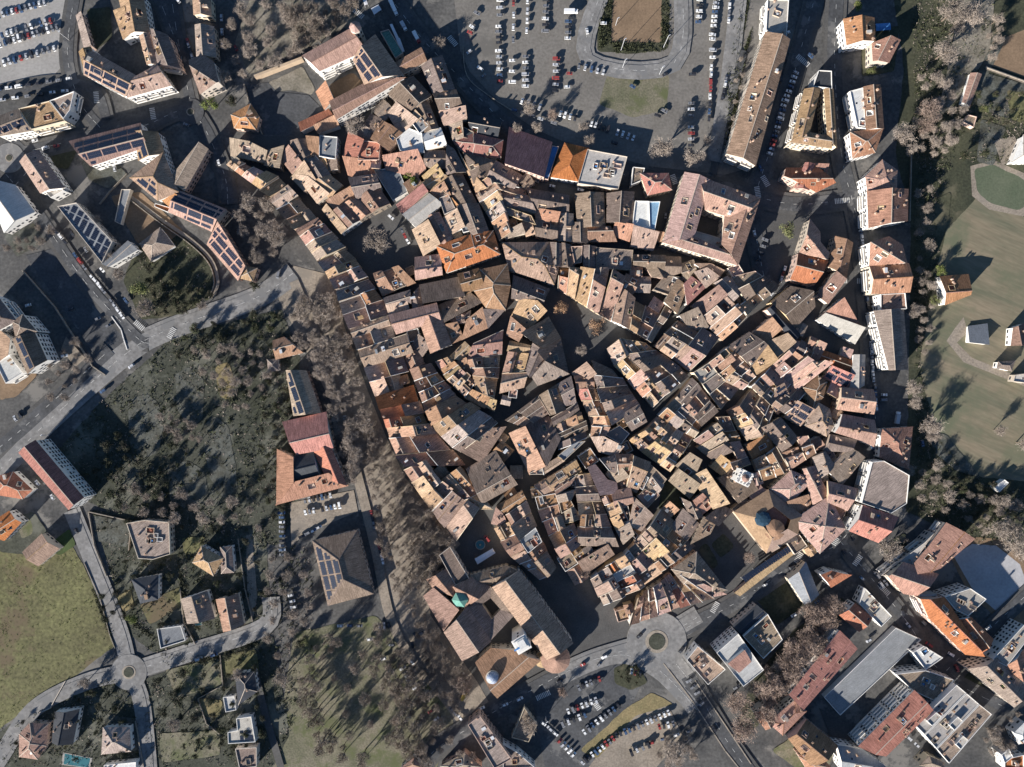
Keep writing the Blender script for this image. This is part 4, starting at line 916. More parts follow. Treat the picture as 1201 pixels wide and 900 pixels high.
OUTER_DATA = '''
b the cathedral precinct | the square
T 480 620 4.5
h g1 14 t 440,312 580,225 862,605 725,690 X # cathedral nave with tan and dark roof slopes beside the square =cathedral:church
w g1:.5 12 t 650,575 700,515 800,620 730,690 X
h m2 10 d 430,310 548,455 487,430 430,365 XV # dark roofed cloister round a deep square court of the cathedral =cloister:church
w m2 10 d 300,412 430,310 430,365 378,402 XV
w m2 10 d 420,592 300,412 378,402 435,487 XV
w m2 10 d 548,455 420,592 435,487 487,430 XV
w g1 10 c 235,300 330,260 430,310 300,412 XV
h f 10 d 158,140 215,95 320,270 245,300 X # long dark flat roofed wing beside the market canopy square =abbey_wing:building
w g0 9 d 320,250 510,200 580,225 440,300
h g1 10 c 95,270 195,215 240,270 235,350 130,320 X # tan roofed abbey houses facing the promenade below the flat wing =abbey_house:house
w m3 10 c 75,362 130,312 262,420 180,542 X
h g1:.42 11 t 185,550 305,412 430,592 280,700 X # broad abbey roof half tan half dark facing the gravel promenade =abbey_hall:hall
h g3:.3 12 c 350,715 430,640 560,640 690,690 465,885 X # church with brown roof and blue domed tower at the promenade corner =church:church
b the convent | the car park
T 300 0 4
h g0 14 p 220,262 440,138 515,235 300,335 B- X # convent church with long pink roof above white windowed wall =convent_church:church
h g1 13 t 460,285 560,165 690,350 510,395 XS # convent east wing with tan roof and dark solar strip =convent_wing:convent
h g0:.6 13 p 345,475 510,390 695,372 380,560 X # convent south wing with pink roof over white windowed facade =convent_wing:convent
h m3 9 o 282,430 330,388 365,470 320,510 XV # small orange lean-to roof at the convent court =convent_annex:annex
h m0 6 r 200,575 340,512 362,545 215,618 XV # red low roof beside the convent yard =convent_annex:annex
h m2 7 p 275,592 375,545 388,588 290,622 XV # low pink roof next to the red convent annex =convent_annex:annex
h g0 11 p 655,295 775,225 800,285 690,345 X # gabled convent outbuilding with pink roof by parked trucks =convent_wing:convent
h f 8 e 585,152 625,140 692,250 655,275 X # flat green roof with parapet behind the convent =hall:building
b the north-west streets | the small roundabout
T 0 0 4
h m3 6 k 355,72 382,60 430,215 395,232 X # long narrow tan roof beside the crowded car park =shed:shed
h g0:.5 12 t 395,350 590,450 660,370 420,235 S # bent apartment block with tan roof and pale solar panels =apartment_block:apartment block
w g0 12 t 600,455 800,400 735,305 640,370 B
w g1 12 t 372,245 425,222 450,300 400,340
h g1 11 d 715,145 785,165 845,320 742,305 B # dark roofed apartment block on the north street corner =apartment_block:apartment block
h g1 11 t 655,170 700,155 738,300 690,302 # narrow tan roofed wing behind the dark north apartment block =apartment_block:apartment block
h m3 10 t 530,48 590,40 615,160 575,180 Y # tan roof with cut terrace at the north garden edge =house_wing:house
h g0 10 t 560,0 670,-20 700,150 600,165 Z # tan terraced house at the top of the north garden =garden_house:house
h f 11 k 235,475 350,430 330,520 300,560 B # olive flat roofed block above the white front terrace =apartment_block:apartment block
h f 11 t 90,512 233,476 308,570 150,610 B # tan flat roofed block beside the olive roof =apartment_block:apartment block
h g0 11 k 0,545 88,512 148,612 0,642 S # weathered roof with solar panels at the west road bend =apartment_block:apartment block
h g0:.6 10 p 322,662 655,577 700,690 430,780 SSX # school hall with pink roof and long solar rows =school:school
w g1 10 t 640,622 740,622 770,720 650,752 SX
h h 11 t 612,835 765,717 835,900 740,940 SX # square tan hipped school block with two solar fields =school:school
h g1 9 k 795,840 940,675 975,700 865,895 X # weathered pink roof standing beside the ring street =street_house:house
h g1 10 t 95,760 180,705 300,880 190,905 Y # tan roof with long dark recess near the western bend =villa:house
h f 8 s 205,890 270,845 300,895 240,930 Z # white terraced block below the tan roof with recess =terrace_house:house
h g1 8 t 905,-10 985,-10 990,75 910,68 # small tan roof beside the north street bare trees =street_house:house
h g1:.6 8 k 918,122 1000,125 1010,265 925,265 # long tan and brown roof along the north street =street_house:house
h g1 10 t 898,295 950,258 1000,290 1035,395 940,440 # tan corner house at the small roundabout =street_house:house
h h 6 o 1085,540 1175,490 1215,550 1200,610 1100,600 # bright orange roof half in shade below the small roundabout =street_house:house
T 0 225 4
h g1 8 w -60,-60 70,-30 160,95 20,190 X # white and blue metal hall at the western edge =metal_hall:hall
h f 9 g 272,70 360,52 530,235 480,335 SX # long glass and solar roofed hall along the west street =long_hall:hall
h g0 8 g 480,338 600,232 642,272 515,352 X # grey angled end block of the glass roofed hall =long_hall:hall
h g0:.55 9 p 795,95 840,-5 1060,85 992,185 SSX # pink roof with solar panels on both slopes above curved garden wall =solar_house:house
h f 6 r 730,55 800,75 790,98 725,70 X # small red flat terrace roof at the pink solar house =annex:annex
h m3 9 o 715,0 760,-30 835,20 800,75 X # orange roof end of the school annex =annex:annex
h m3 9 p 968,245 1030,150 1152,350 1112,412 SX # pink roof fully covered in solar panels by curved garden =solar_house:house
h h 7 t 1118,402 1152,350 1205,360 1185,420 X # small tan hipped roof at the promenade entrance =gate_house:house
h h 4 k 655,245 750,170 815,255 710,325 XV # mauve hipped garden pavilion in the curved garden =pavilion:pavilion
h f 3 g 572,-10 615,-10 568,155 540,140 XV # narrow pale blue canopy crossing the garden =canopy:canopy
h h 14 d -60,480 0,508 75,605 -10,650 XB # white apartment tower with dark hipped roof at west edge =apartment_block:apartment block
h h 14 d 60,612 105,578 170,655 75,690 X # white apartment tower with small dark hip between neighbours =apartment_block:apartment block
h g1 14 d 60,692 160,662 218,790 130,852 SX # white apartment tower with glass strip roof above the car park =apartment_block:apartment block
h m3 11 t -20,640 60,692 48,765 -20,800 X # low tan roof beside the white apartment towers =apartment_wing:apartment block
h f 9 w -20,800 48,768 110,850 30,900 B # white balconied block below the tan western roof =apartment_wing:apartment block
T 0 450 4
h g1 15 r 90,325 165,268 390,535 325,590 X # long red roofed block with white windowed facade on the west road =apartment_block:apartment block
h h 6 r -20,440 60,415 150,500 105,540 -20,520 # faded red villa roof beside the long red block =villa:house
h g0 7 r -20,640 42,600 105,650 20,735 -20,720 # bright red villa roof at the meadow edge =villa:house
h g1 6 t 110,790 195,708 275,775 180,855 X # plain tan gabled barn roof above the meadow =barn:barn
h f 7 k 595,655 680,640 795,650 800,800 720,825 650,820 Z # grey stepped villa with cut terraces on the garden lane =villa:house
h h 7 t 905,840 945,765 1045,820 1000,900 # tan hipped villa with white canopy in the gardens =villa:house
h h 6 d 1035,770 1085,765 1095,885 1040,890 # dark hipped wing beside the tan garden villa =villa:house
T 0 675 4
h h 6 n 620,22 740,0 738,112 660,130 # dark slate hipped villa with pale terrace =villa:house
h g1 6 k 852,112 970,75 1005,200 880,225 # pale grey gabled villa beside a turquoise pool =villa:house
h g1 6 c 1015,115 1115,88 1142,230 1050,262 # clay roofed villa with dark middle along the lane =villa:house
h f 4 g 738,250 850,235 872,305 755,342 X # low glass roofed pavilion beside the palm tree =pavilion:pavilion
h h 6 k 485,715 605,715 612,825 478,838 # square pale hipped villa near the small roundabout =villa:house
h g1 6 n 258,642 370,630 340,790 250,780 # dark gabled villa with white gable edge by the bend =villa:house
h h 6 p 92,745 140,695 225,700 215,800 175,862 92,850 # pinkish hipped villa in the lowest western garden =villa:house
h h 7 n 1105,465 1190,455 1205,545 1120,605 # dark villa with a white triangular gable =villa:house
h f 4 w 1048,570 1100,565 1110,630 1060,640 X # small white flat garage beside the dark villa =garage:garage
h f 6 s 1070,735 1115,725 1110,670 1180,660 1200,780 1072,788 SX # villa roof filled with a square solar field =villa:house
h f 6 d 1105,812 1205,805 1205,895 1125,905 # brown flat villa at the lower garden lane =villa:house
h f 5 w 490,888 640,873 640,915 490,915 # white terraced villa below the square pale villa =villa:house
b the promenade side | the river gardens
T 300 225 4
h g1 6 p 82,700 132,683 218,755 95,785 # small pink gabled house among the evergreen gardens =cottage:house
h h 5 k 55,790 102,785 105,838 60,842 # tiny pale hipped shed below the pink cottage =shed:shed
h g1 5 y 145,865 205,850 265,905 160,910 # yellowish gabled shed in the evergreen garden =shed:shed
T 300 450 4
h g1 8 k 148,-60 235,-60 302,135 178,150 SX # long building half tan half blue-dark above the red complex =workshop:building
h g0:.6 9 r 125,182 328,135 362,300 195,330 X # red roofed complex north court with sunlit ridge =red_complex:building
h m3 9 o 98,312 180,345 182,462 95,568 X # orange west wing of the red complex by the car park =red_complex:building
h m3 9 o 95,568 182,462 345,420 428,480 Z # orange south wing of the red complex facing the parked cars =red_complex:building
h g1:.35 9 r 268,312 350,292 425,475 330,440 X # red east wing of the complex half in shade =red_complex:building
h g0 8 n 180,340 270,318 300,440 190,455 XV # dark glazed valley roof inside the red complex =red_complex:building
h h 7 d 268,740 475,690 550,985 340,1040 XS # big grey-brown hipped hall with a grid of panels on top =sports_hall:hall
b the north ring road | the long car park
T 600 0 4
h m0 8 r -10,592 190,662 150,842 -30,780 X # wide red warehouse roof mostly in shade by the ring road =warehouse:warehouse
h f 5 b 190,685 221,690 172,845 150,840 XV # narrow bright blue strip roof beside the red warehouse =canopy:canopy
h h 8 r 250,672 360,697 312,850 186,830 X # orange-red hipped roof with a sharp lit gable by the blue strip =warehouse:warehouse
h f 9 s 356,702 543,737 500,890 310,862 Z # pale block of stepped flat terraces on the ring road =terrace_block:building
h h 9 r 605,815 735,815 750,890 640,915 S # orange hipped house opposite the courtyard block =ring_house:house
h f 8 k 570,785 625,790 605,850 560,870 # small brown flat roof beside the orange hipped house =ring_house:house
T 0 0 1
h g3 14 t 898,38 925,48 886,194 853,180 ZB # long tan apartment block with many roof cuts north of ring =apartment_block:apartment block
h f 12 s 900,0 925,0 922,45 898,36 B # white terraced block at the head of the diagonal car street =apartment_block:apartment block
T 740 180 6
h g3 15 p 380,135 555,190 440,600 230,625 ZX # courtyard palace with pink roofs, many chimneys and inner court =courtyard_palace:palace
w g0 15 p 480,165 905,315 775,470 525,395
w g0:.4 15 p 905,318 750,785 640,640 665,440 Z
w g0:.45 15 p 230,625 748,785 660,690 370,555
w f 9 s 445,545 640,600 610,680 430,620 Y
T 900 0 4
h f 13 n 240,332 300,335 302,418 213,408 X # dark grey flat nose of the triangular block =apartment_block:apartment block
h g3 13 t 175,420 247,420 192,640 118,660 B # triangular block west wing with tan roof and balcony wall =apartment_block:apartment block
w g1 13 t 268,420 308,420 325,690 285,660
w g0 13 t 110,665 300,695 290,640 180,620
h g1 12 o 358,92 500,85 505,190 372,212 # orange gabled villa beside the blue tarpaulin =villa:house
h g1 9 o 492,205 570,180 622,190 570,292 490,292 # orange villa wing sloping into shade =villa:house
h g1 12 c 452,410 530,400 545,602 465,607 # clay roofed block with two rooftop lights and white balconies =apartment_block:apartment block
w f 11 w 385,430 450,412 462,605 420,600 B
h h 11 o 390,622 542,602 505,715 402,742 # orange hipped end of the white balcony block =apartment_block:apartment block
h g0 10 r 90,790 240,790 310,862 230,900 75,830 # red villa with crossing gables at the northern junction =gabled_villa:house
w g1 10 r 175,768 222,770 195,890 130,880
w m2 9 o 228,772 282,775 275,830 230,820
h h 13 p 462,830 540,752 608,800 605,900 472,905 # pink hipped corner block at the top of east ring =apartment_block:apartment block
h g1 4 p 915,480 955,345 1003,350 950,495 XV # narrow pink shed between the eastern fields =farm_shed:shed
h f 3 k 915,575 940,540 980,550 965,600 XV # tiny stone hut on the field path =hut:hut
h h 6 w 1150,760 1201,640 1230,760 # white farmhouse above the oval green field =farmhouse:house
T 900 225 4
h g1 14 o 470,0 660,-10 656,135 475,168 B # orange roofed apartment block with white side and turquoise awning =apartment_block:apartment block
h g1 13 o 468,245 570,212 632,250 636,338 480,345 BZ # orange roofed apartment block with curved white balcony front =apartment_block:apartment block
h g1 13 o 482,350 662,338 668,470 490,478 B # orange roofed apartment block with grid balconies on ring street =apartment_block:apartment block
h f 12 c 530,482 645,476 652,550 530,556 # brown flat roofed link south of the grid balconies =apartment_block:apartment block
h g1:.55 12 k 500,562 640,552 660,832 560,836 XB # long grey-tan gabled block ending in a white parapet =apartment_block:apartment block
h g0:.6 7 o 815,398 945,388 940,485 832,530 # orange farmhouse casting a long shadow on the field =farmhouse:house
h m0 3 g 948,632 1036,620 1026,716 942,706 XV # corrugated striped shed beside the farm track =corrugated_shed:shed
h h 5 k 1085,800 1160,795 1145,840 1080,825 # small pale house at the end of the farm track =cottage:house
h g0 6 c 1150,640 1201,620 1220,720 1145,720 # clay roofed cottage beyond the striped farm shed =cottage:house
h f 5 s 1160,860 1230,850 1230,900 1150,890 # pale flat garage at the eastern lane =garage:garage
T 900 450 4
h h 9 o 540,215 680,205 662,400 528,345 # orange hipped house half in shade on the east ring =ring_house:house
h f 14 k 490,368 545,362 665,430 652,562 580,608 440,560 BX # curved apartment block with white balconies on the east ring =apartment_block:apartment block
h g1 14 r 385,690 450,572 612,627 520,745 B # red roofed apartment block with white balconies and blue terrace =apartment_block:apartment block
h g0 12 o 640,900 760,760 840,655 970,730 800,860 BZ # stepped red terrace block beside the blue-dark square =apartment_block:apartment block
w f 10 s 530,900 735,745 780,700 640,900 B
h f 4 w 1060,485 1110,450 1130,465 1085,510 XV # white van-like cabin among shaded trees =cabin:cabin
T 900 675 4
h g1 12 r 255,0 300,-20 390,0 300,55 # red house with a white wall opposite the long solar strip =ring_house:house
h g1 9 g 100,20 180,-60 240,90 170,130 X # dark grey gabled hall with a lit pale corner =hall:hall
h g0 13 o 560,0 640,-60 800,-5 700,92 640,85 BX # red terraced end of the stepped block at the crossing =apartment_block:apartment block
h f 13 s 830,100 950,60 1025,110 940,190 880,160 Z # pale flat block with crane-like roof clutter by red roofs =apartment_block:apartment block
h g3 14 r 715,110 830,105 1000,370 930,370 760,200 B # red roofed block with glowing orange recess on corner street =apartment_block:apartment block
h g0 13 r 880,210 950,195 1058,300 1000,365 # red gabled wing of the corner street block =apartment_block:apartment block
h g1 10 r 340,187 412,132 490,200 430,262 # small red gable with white end wall by the street =street_house:house
h f 9 s 428,130 460,62 582,190 532,240 Z # white terraced block beside the small red gable =terrace_block:building
h f 4 g 265,570 600,245 720,300 340,655 XV # long low grey flat roof lit only at its street end =covered_hall:hall
h g1 13 r 105,560 340,262 420,345 165,622 B # long dark red block with grey balcony wall beside the hall =apartment_block:apartment block
h h 10 o 5,690 128,590 182,637 72,748 # orange hipped house below the blue tarpaulin roof =street_house:house
h f 9 b 105,545 150,525 190,590 160,615 XV # bright blue tarpaulin roof beside the orange hipped house =tarp_roof:roof
h g1 12 c 95,760 185,680 330,800 210,900 # clay roofed block above the lower southern street =apartment_block:apartment block
h h 11 o 150,850 250,850 300,905 200,930 # orange hipped roof below the clay roofed southern block =street_house:house
h g1 16 r 430,802 690,542 776,632 556,846 BZ # red roofed slab block with tall white windowed facade =apartment_block:apartment block
h f 15 s 690,700 885,512 930,550 735,745 BZ # large grey stepped apartment block with deep shadows =apartment_block:apartment block
w f 12.4 s 736,747 932,552 990,602 790,810 Z
w f 9.6 k 792,812 992,604 1050,650 850,880 Z
w f 17 s 745,680 790,640 815,660 770,705 XV
w f 14.5 s 850,700 890,660 915,682 875,725 XV
w f 11.5 s 880,790 915,750 940,770 905,815 XV
h f 10 w 680,360 730,330 822,385 740,442 # white flat roofed house at the end of the hall =street_house:house
h f 11 k 600,462 740,445 875,490 790,590 680,540 Z # grey flat terraces between white house and slab block =terrace_block:building
h g1 13 k 945,440 1080,390 1210,520 1150,612 Z # grey-brown gabled block with solar rows at the eastern street =apartment_block:apartment block
h g1 13 o 1115,430 1201,350 1230,450 1190,490 # orange roof beyond the eastern grey block =apartment_block:apartment block
h f 13 s 1055,392 1201,230 1240,270 1120,425 Z # pale flat block with white cubes along the eastern street =apartment_block:apartment block
h g0 12 g 330,800 450,820 560,900 350,920 # grey roofed block below the tall white windowed facade =apartment_block:apartment block
h h 9 k 720,890 760,850 830,880 830,920 # small pale hip below the grey stepped block =street_house:house
h f 8 r 1110,860 1201,840 1201,905 1110,905 # red flat villa roof behind the two white houses =villa:house
h f 9 w 1095,840 1130,810 1150,850 1110,880 # white windowed house beside the red flat villa =villa:house
h h 9 w 1160,740 1210,690 1220,780 1180,790 # white hipped house across the lane from the red flat villa =villa:house
T 600 675 4
h f 9 y 820,395 872,330 1002,440 920,512 Z # tan stepped terraces beside the curved slip road =terrace_block:building
h f 15 w 960,362 1062,272 1182,442 1086,520 X # white and blue apartment block with red inner court roofs =apartment_block:apartment block
w m2 15.5 o 1010,405 1085,345 1135,425 1085,470 XV
h g1 9 n 1040,238 1150,140 1190,180 1085,280 SX # dark roof covered with pale solar rows =solar_house:house
h f 11 k 1085,285 1200,180 1270,300 1180,390 Z # grey terraced block beside the white and blue block =terrace_block:building
h g0 10 o 1140,650 1200,610 1240,690 1190,720 # orange corner roof beside the brown trees =street_house:house
h f 6 k 60,620 120,700 80,780 0,760 X # grey shaded roofs below the ring street =street_house:house
T 300 675 4
h f 12 k 995,700 1050,655 1200,860 1120,905 Z # grey stepped block with bright slits below the promenade end =apartment_block:apartment block
h h 7 k 870,895 980,835 1060,900 950,930 # pale grey hip between the promenade end and trees =street_house:house
h h 7 p 680,905 740,860 790,905 # small pink roof among the trees below the park =street_house:house
T 600 675 4
h f 8 k -40,790 30,830 110,900 -40,905 Z # pinkish stepped block beside the southern car park hedge =street_house:house
'''
LANE_DATA = '''
2.2 487,80 507,110 517,145 540,182 553,218 570,250 586,280 598,320 600,350 592,400 585,450 586,480
1.8 268,183 300,195 325,203 345,218 362,240 400,277 432,318 447,345 460,385 476,430 486,455 494,475 512,508 533,528 560,545 572,548 605,540
2.0 448,352 490,336 527,322 580,305 598,318
2.0 586,283 650,283 700,286 760,293 785,300 850,312
2.0 598,320 620,333 645,340 690,365 740,392 768,408 812,440 848,485
1.8 667,437 672,455 680,475 693,500 690,518
1.8 703,413 725,440 745,463 768,484
2.2 690,520 735,512 768,482 810,440 872,385 915,340
1.9 763,403 803,360 850,317
1.8 845,484 887,445 915,415 940,395
1.8 843,484 813,515 787,553 765,607
1.7 738,516 762,540 787,555
1.9 586,478 597,510 612,545 622,565
1.8 622,566 660,545 690,520
1.8 590,492 620,470 650,450 668,440
1.8 678,540 690,575 706,590 720,620 732,645
2.0 615,570 625,593 638,627 655,663
1.8 765,607 753,628 732,645 700,670 690,680 705,720
1.9 705,722 745,697 793,662 815,648 830,640
1.8 848,483 865,510 882,547
1.7 905,487 925,498 950,510 975,515
1.9 897,568 925,555 958,532 985,520
1.8 808,523 828,540 847,570 857,592
1.7 503,418 543,467 580,487 590,497
1.7 503,418 540,403 575,385 597,368
2.4 655,663 672,690 690,720 700,745
1.8 620,566 612,545
1.8 330,172 345,162 400,158 402,190 400,225 372,240
1.8 400,277 455,245 465,238
1.8 660,435 630,450 605,470 590,490
1.7 970,425 968,460 975,515
2.5 985,635 1000,560 1015,500
'''
OPEN_DATA = '''
400,277 455,245 482,262 497,300 440,322 428,312
620,340 650,350 690,372 730,392 705,415 668,437 655,395 640,365
540,630 570,600 585,585 600,600 580,630 602,655 575,652 545,660
812,648 835,615 868,600 905,645 855,690 838,670
776,570 788,558 812,592 795,604
700,700 735,735 720,770 660,790 680,740
455,300 497,300 440,345
722,345 765,345 760,370 735,365
'''
CAR_DATA = '''
T 0 0 4
c 0,78 215,18 11 p
c 10,213 275,133 13 p
c 18,170 245,103 11 p
c 0,308 262,232 11 p
c 0,425 330,376 8 l
c 20,472 310,432 6 l
c 878,175 905,265 5 l
c 1045,90 1050,220 3 l
c 840,10 842,12 1 l
c 1108,225 1114,240 1 l
c 870,585 886,592 1 l
c 1028,760 1033,772 1 l
c 545,790 546,800 1 l
c 165,665 178,662 1 l
c 215,700 225,697 1 l
c 265,690 275,688 1 l
T 300 0 4
c 1030,65 1045,72 1 l
c 1012,130 1020,135 1 l
c 1002,157 1010,160 1 l
c 998,252 1006,246 1 l
c 1048,322 1056,328 1 l
c 1065,365 1072,358 1 l
c 1145,8 1145,78 3 p
c 1140,130 1140,205 4 p
c 1140,245 1145,385 6 p
T 600 0 4
c 10,20 8,190 4 l
c 75,10 70,150 4 l
c 162,5 155,180 7 p
c 265,107 263,185 4 p
c 65,270 65,410 6 p
c 208,280 205,432 6 p
c 3,290 2,390 3 p
c 352,148 353,158 1 l
c 426,115 436,115 1 l
c 266,350 276,350 1 l
c 317,315 430,343 5 p
c 255,412 265,412 1 l
c 560,408 570,413 1 l
c 715,357 725,353 1 l
c 840,355 850,355 1 l
c 840,490 840,685 8 p
c 880,5 875,110 5 p
c 960,0 938,190 10 p
c 940,240 940,275 2 p
c 934,320 924,560 8 l
c 1020,35 1016,100 3 l
c 1010,340 986,460 5 l
c 710,522 720,527 1 l
c 678,545 690,548 1 l
c 50,480 132,507 4 p
c 228,538 297,558 4 p
c 375,585 450,612 5 p
c 495,625 570,652 4 p
c 15,520 135,562 4 l
c 195,580 205,583 1 l
c 474,673 486,677 1 l
c 108,853 122,857 1 l
c 184,876 198,880 1 l
c 318,893 330,896 1 l
T 900 0 4
c 130,345 72,500 8 p
c 68,520 8,725 11 p
c 192,264 202,272 1 l
c 80,135 90,160 2 p
c 60,365 60,378 1 l
T 740 180 6
c 900,100 910,118 1 l
c 862,560 866,575 1 l
c 940,612 890,750 4 p
c 240,435 240,450 1 l
c 285,685 300,690 1 l
c 390,708 410,716 1 l
c 1078,815 1055,885 3 l
T 900 225 4
c 430,130 441,250 5 l
c 455,375 455,390 1 l
c 462,500 480,665 7 l
c 482,720 492,880 7 l
c 72,380 68,395 1 l
c 25,470 15,482 1 l
T 900 450 4
c 500,15 506,112 4 l
c 532,52 552,52 1 l
c 532,76 548,76 1 l
c 488,290 490,302 1 l
c 718,270 722,290 1 l
T 860 550 6
c 390,695 412,683 1 l
c 210,818 230,805 1 l
c 770,575 780,588 1 l
c 830,470 842,490 1 l
c 510,560 522,550 1 l
c 1000,738 1010,752 1 l
c 892,760 906,770 1 l
c 1060,792 1070,806 1 l
c 735,476 745,486 1 l
T 600 675 4
c 315,522 410,482 6 p
c 265,632 395,580 7 p
c 240,692 342,650 5 p
c 340,728 500,607 9 p
c 150,690 205,738 3 l
c 330,872 475,760 10 p
c 490,745 735,640 13 p
c 690,705 755,690 4 p
c 560,825 640,790 4 p
c 650,780 830,725 4 l
c 225,770 290,835 5 p
c 30,577 48,569 1 l
c 218,494 236,486 1 l
c 325,418 343,408 1 l
c 427,382 443,374 1 l
c 405,418 420,404 1 l
c 790,352 800,338 1 l
c 592,285 606,272 1 l
c 600,455 560,445 3 p
c 885,600 896,588 1 l
c 1042,525 1058,515 1 l
c 828,488 868,545 3 p
c 940,705 952,722 1 l
T 900 675 4
c 525,35 535,48 1 l
c 680,125 681,140 1 l
c 627,165 632,178 1 l
c 648,222 662,238 1 l
c 725,212 736,224 1 l
c 745,316 756,324 1 l
c 848,362 862,370 1 l
c 878,425 884,438 1 l
c 465,304 476,296 1 l
c 110,190 130,178 1 l
c 222,126 240,114 1 l
c 436,6 446,16 1 l
c 1022,244 1038,234 1 l
c 660,760 760,850 4 l
T 300 675 4
c 168,90 186,172 4 p
c 398,232 490,232 3 l
c 585,238 626,228 3 p
c 530,296 548,294 1 l
c 630,322 650,320 1 l
c 592,388 610,384 1 l
c 615,427 635,422 1 l
c 748,275 752,280 1 l
c 775,268 786,262 1 l
c 735,315 738,330 1 l
c 730,395 740,408 1 l
c 690,430 748,522 6 p
c 1052,620 1070,612 1 l
c 1160,604 1180,598 1 l
c 920,622 960,664 3 l
c 820,632 848,668 2 p
T 300 450 4
c 125,605 128,800 10 p
c 235,547 352,522 7 p
c 235,602 395,570 9 p
c 218,714 300,672 4 l
c 545,605 562,692 5 l
c 580,765 600,832 4 l
c 420,160 422,175 1 l
c 1080,720 1092,732 1 l
T 300 225 4
c 630,118 640,126 1 l
c 688,185 714,235 3 l
c 108,400 112,385 1 l
c 355,800 357,815 1 l
c 403,800 407,812 1 l
T 0 225 4
c 268,188 312,238 3 l
c 342,190 350,205 1 l
c 360,300 402,355 3 l
c 440,402 492,465 4 l
c 530,515 580,585 4 l
c 405,268 412,280 1 l
c 482,362 490,372 1 l
c 592,505 602,518 1 l
c 460,600 470,595 1 l
c 508,632 522,624 1 l
c 325,555 345,548 1 l
c 612,826 630,814 1 l
c 300,772 320,768 1 l
c 130,538 150,532 1 l
c 45,878 60,890 1 l
T 0 450 4
c 480,40 498,30 1 l
c 78,162 102,148 2 p
c 360,682 366,698 1 l
c 248,525 256,538 1 l
c 180,460 188,470 1 l
T 0 675 4
c 940,388 1010,366 2 l
'''
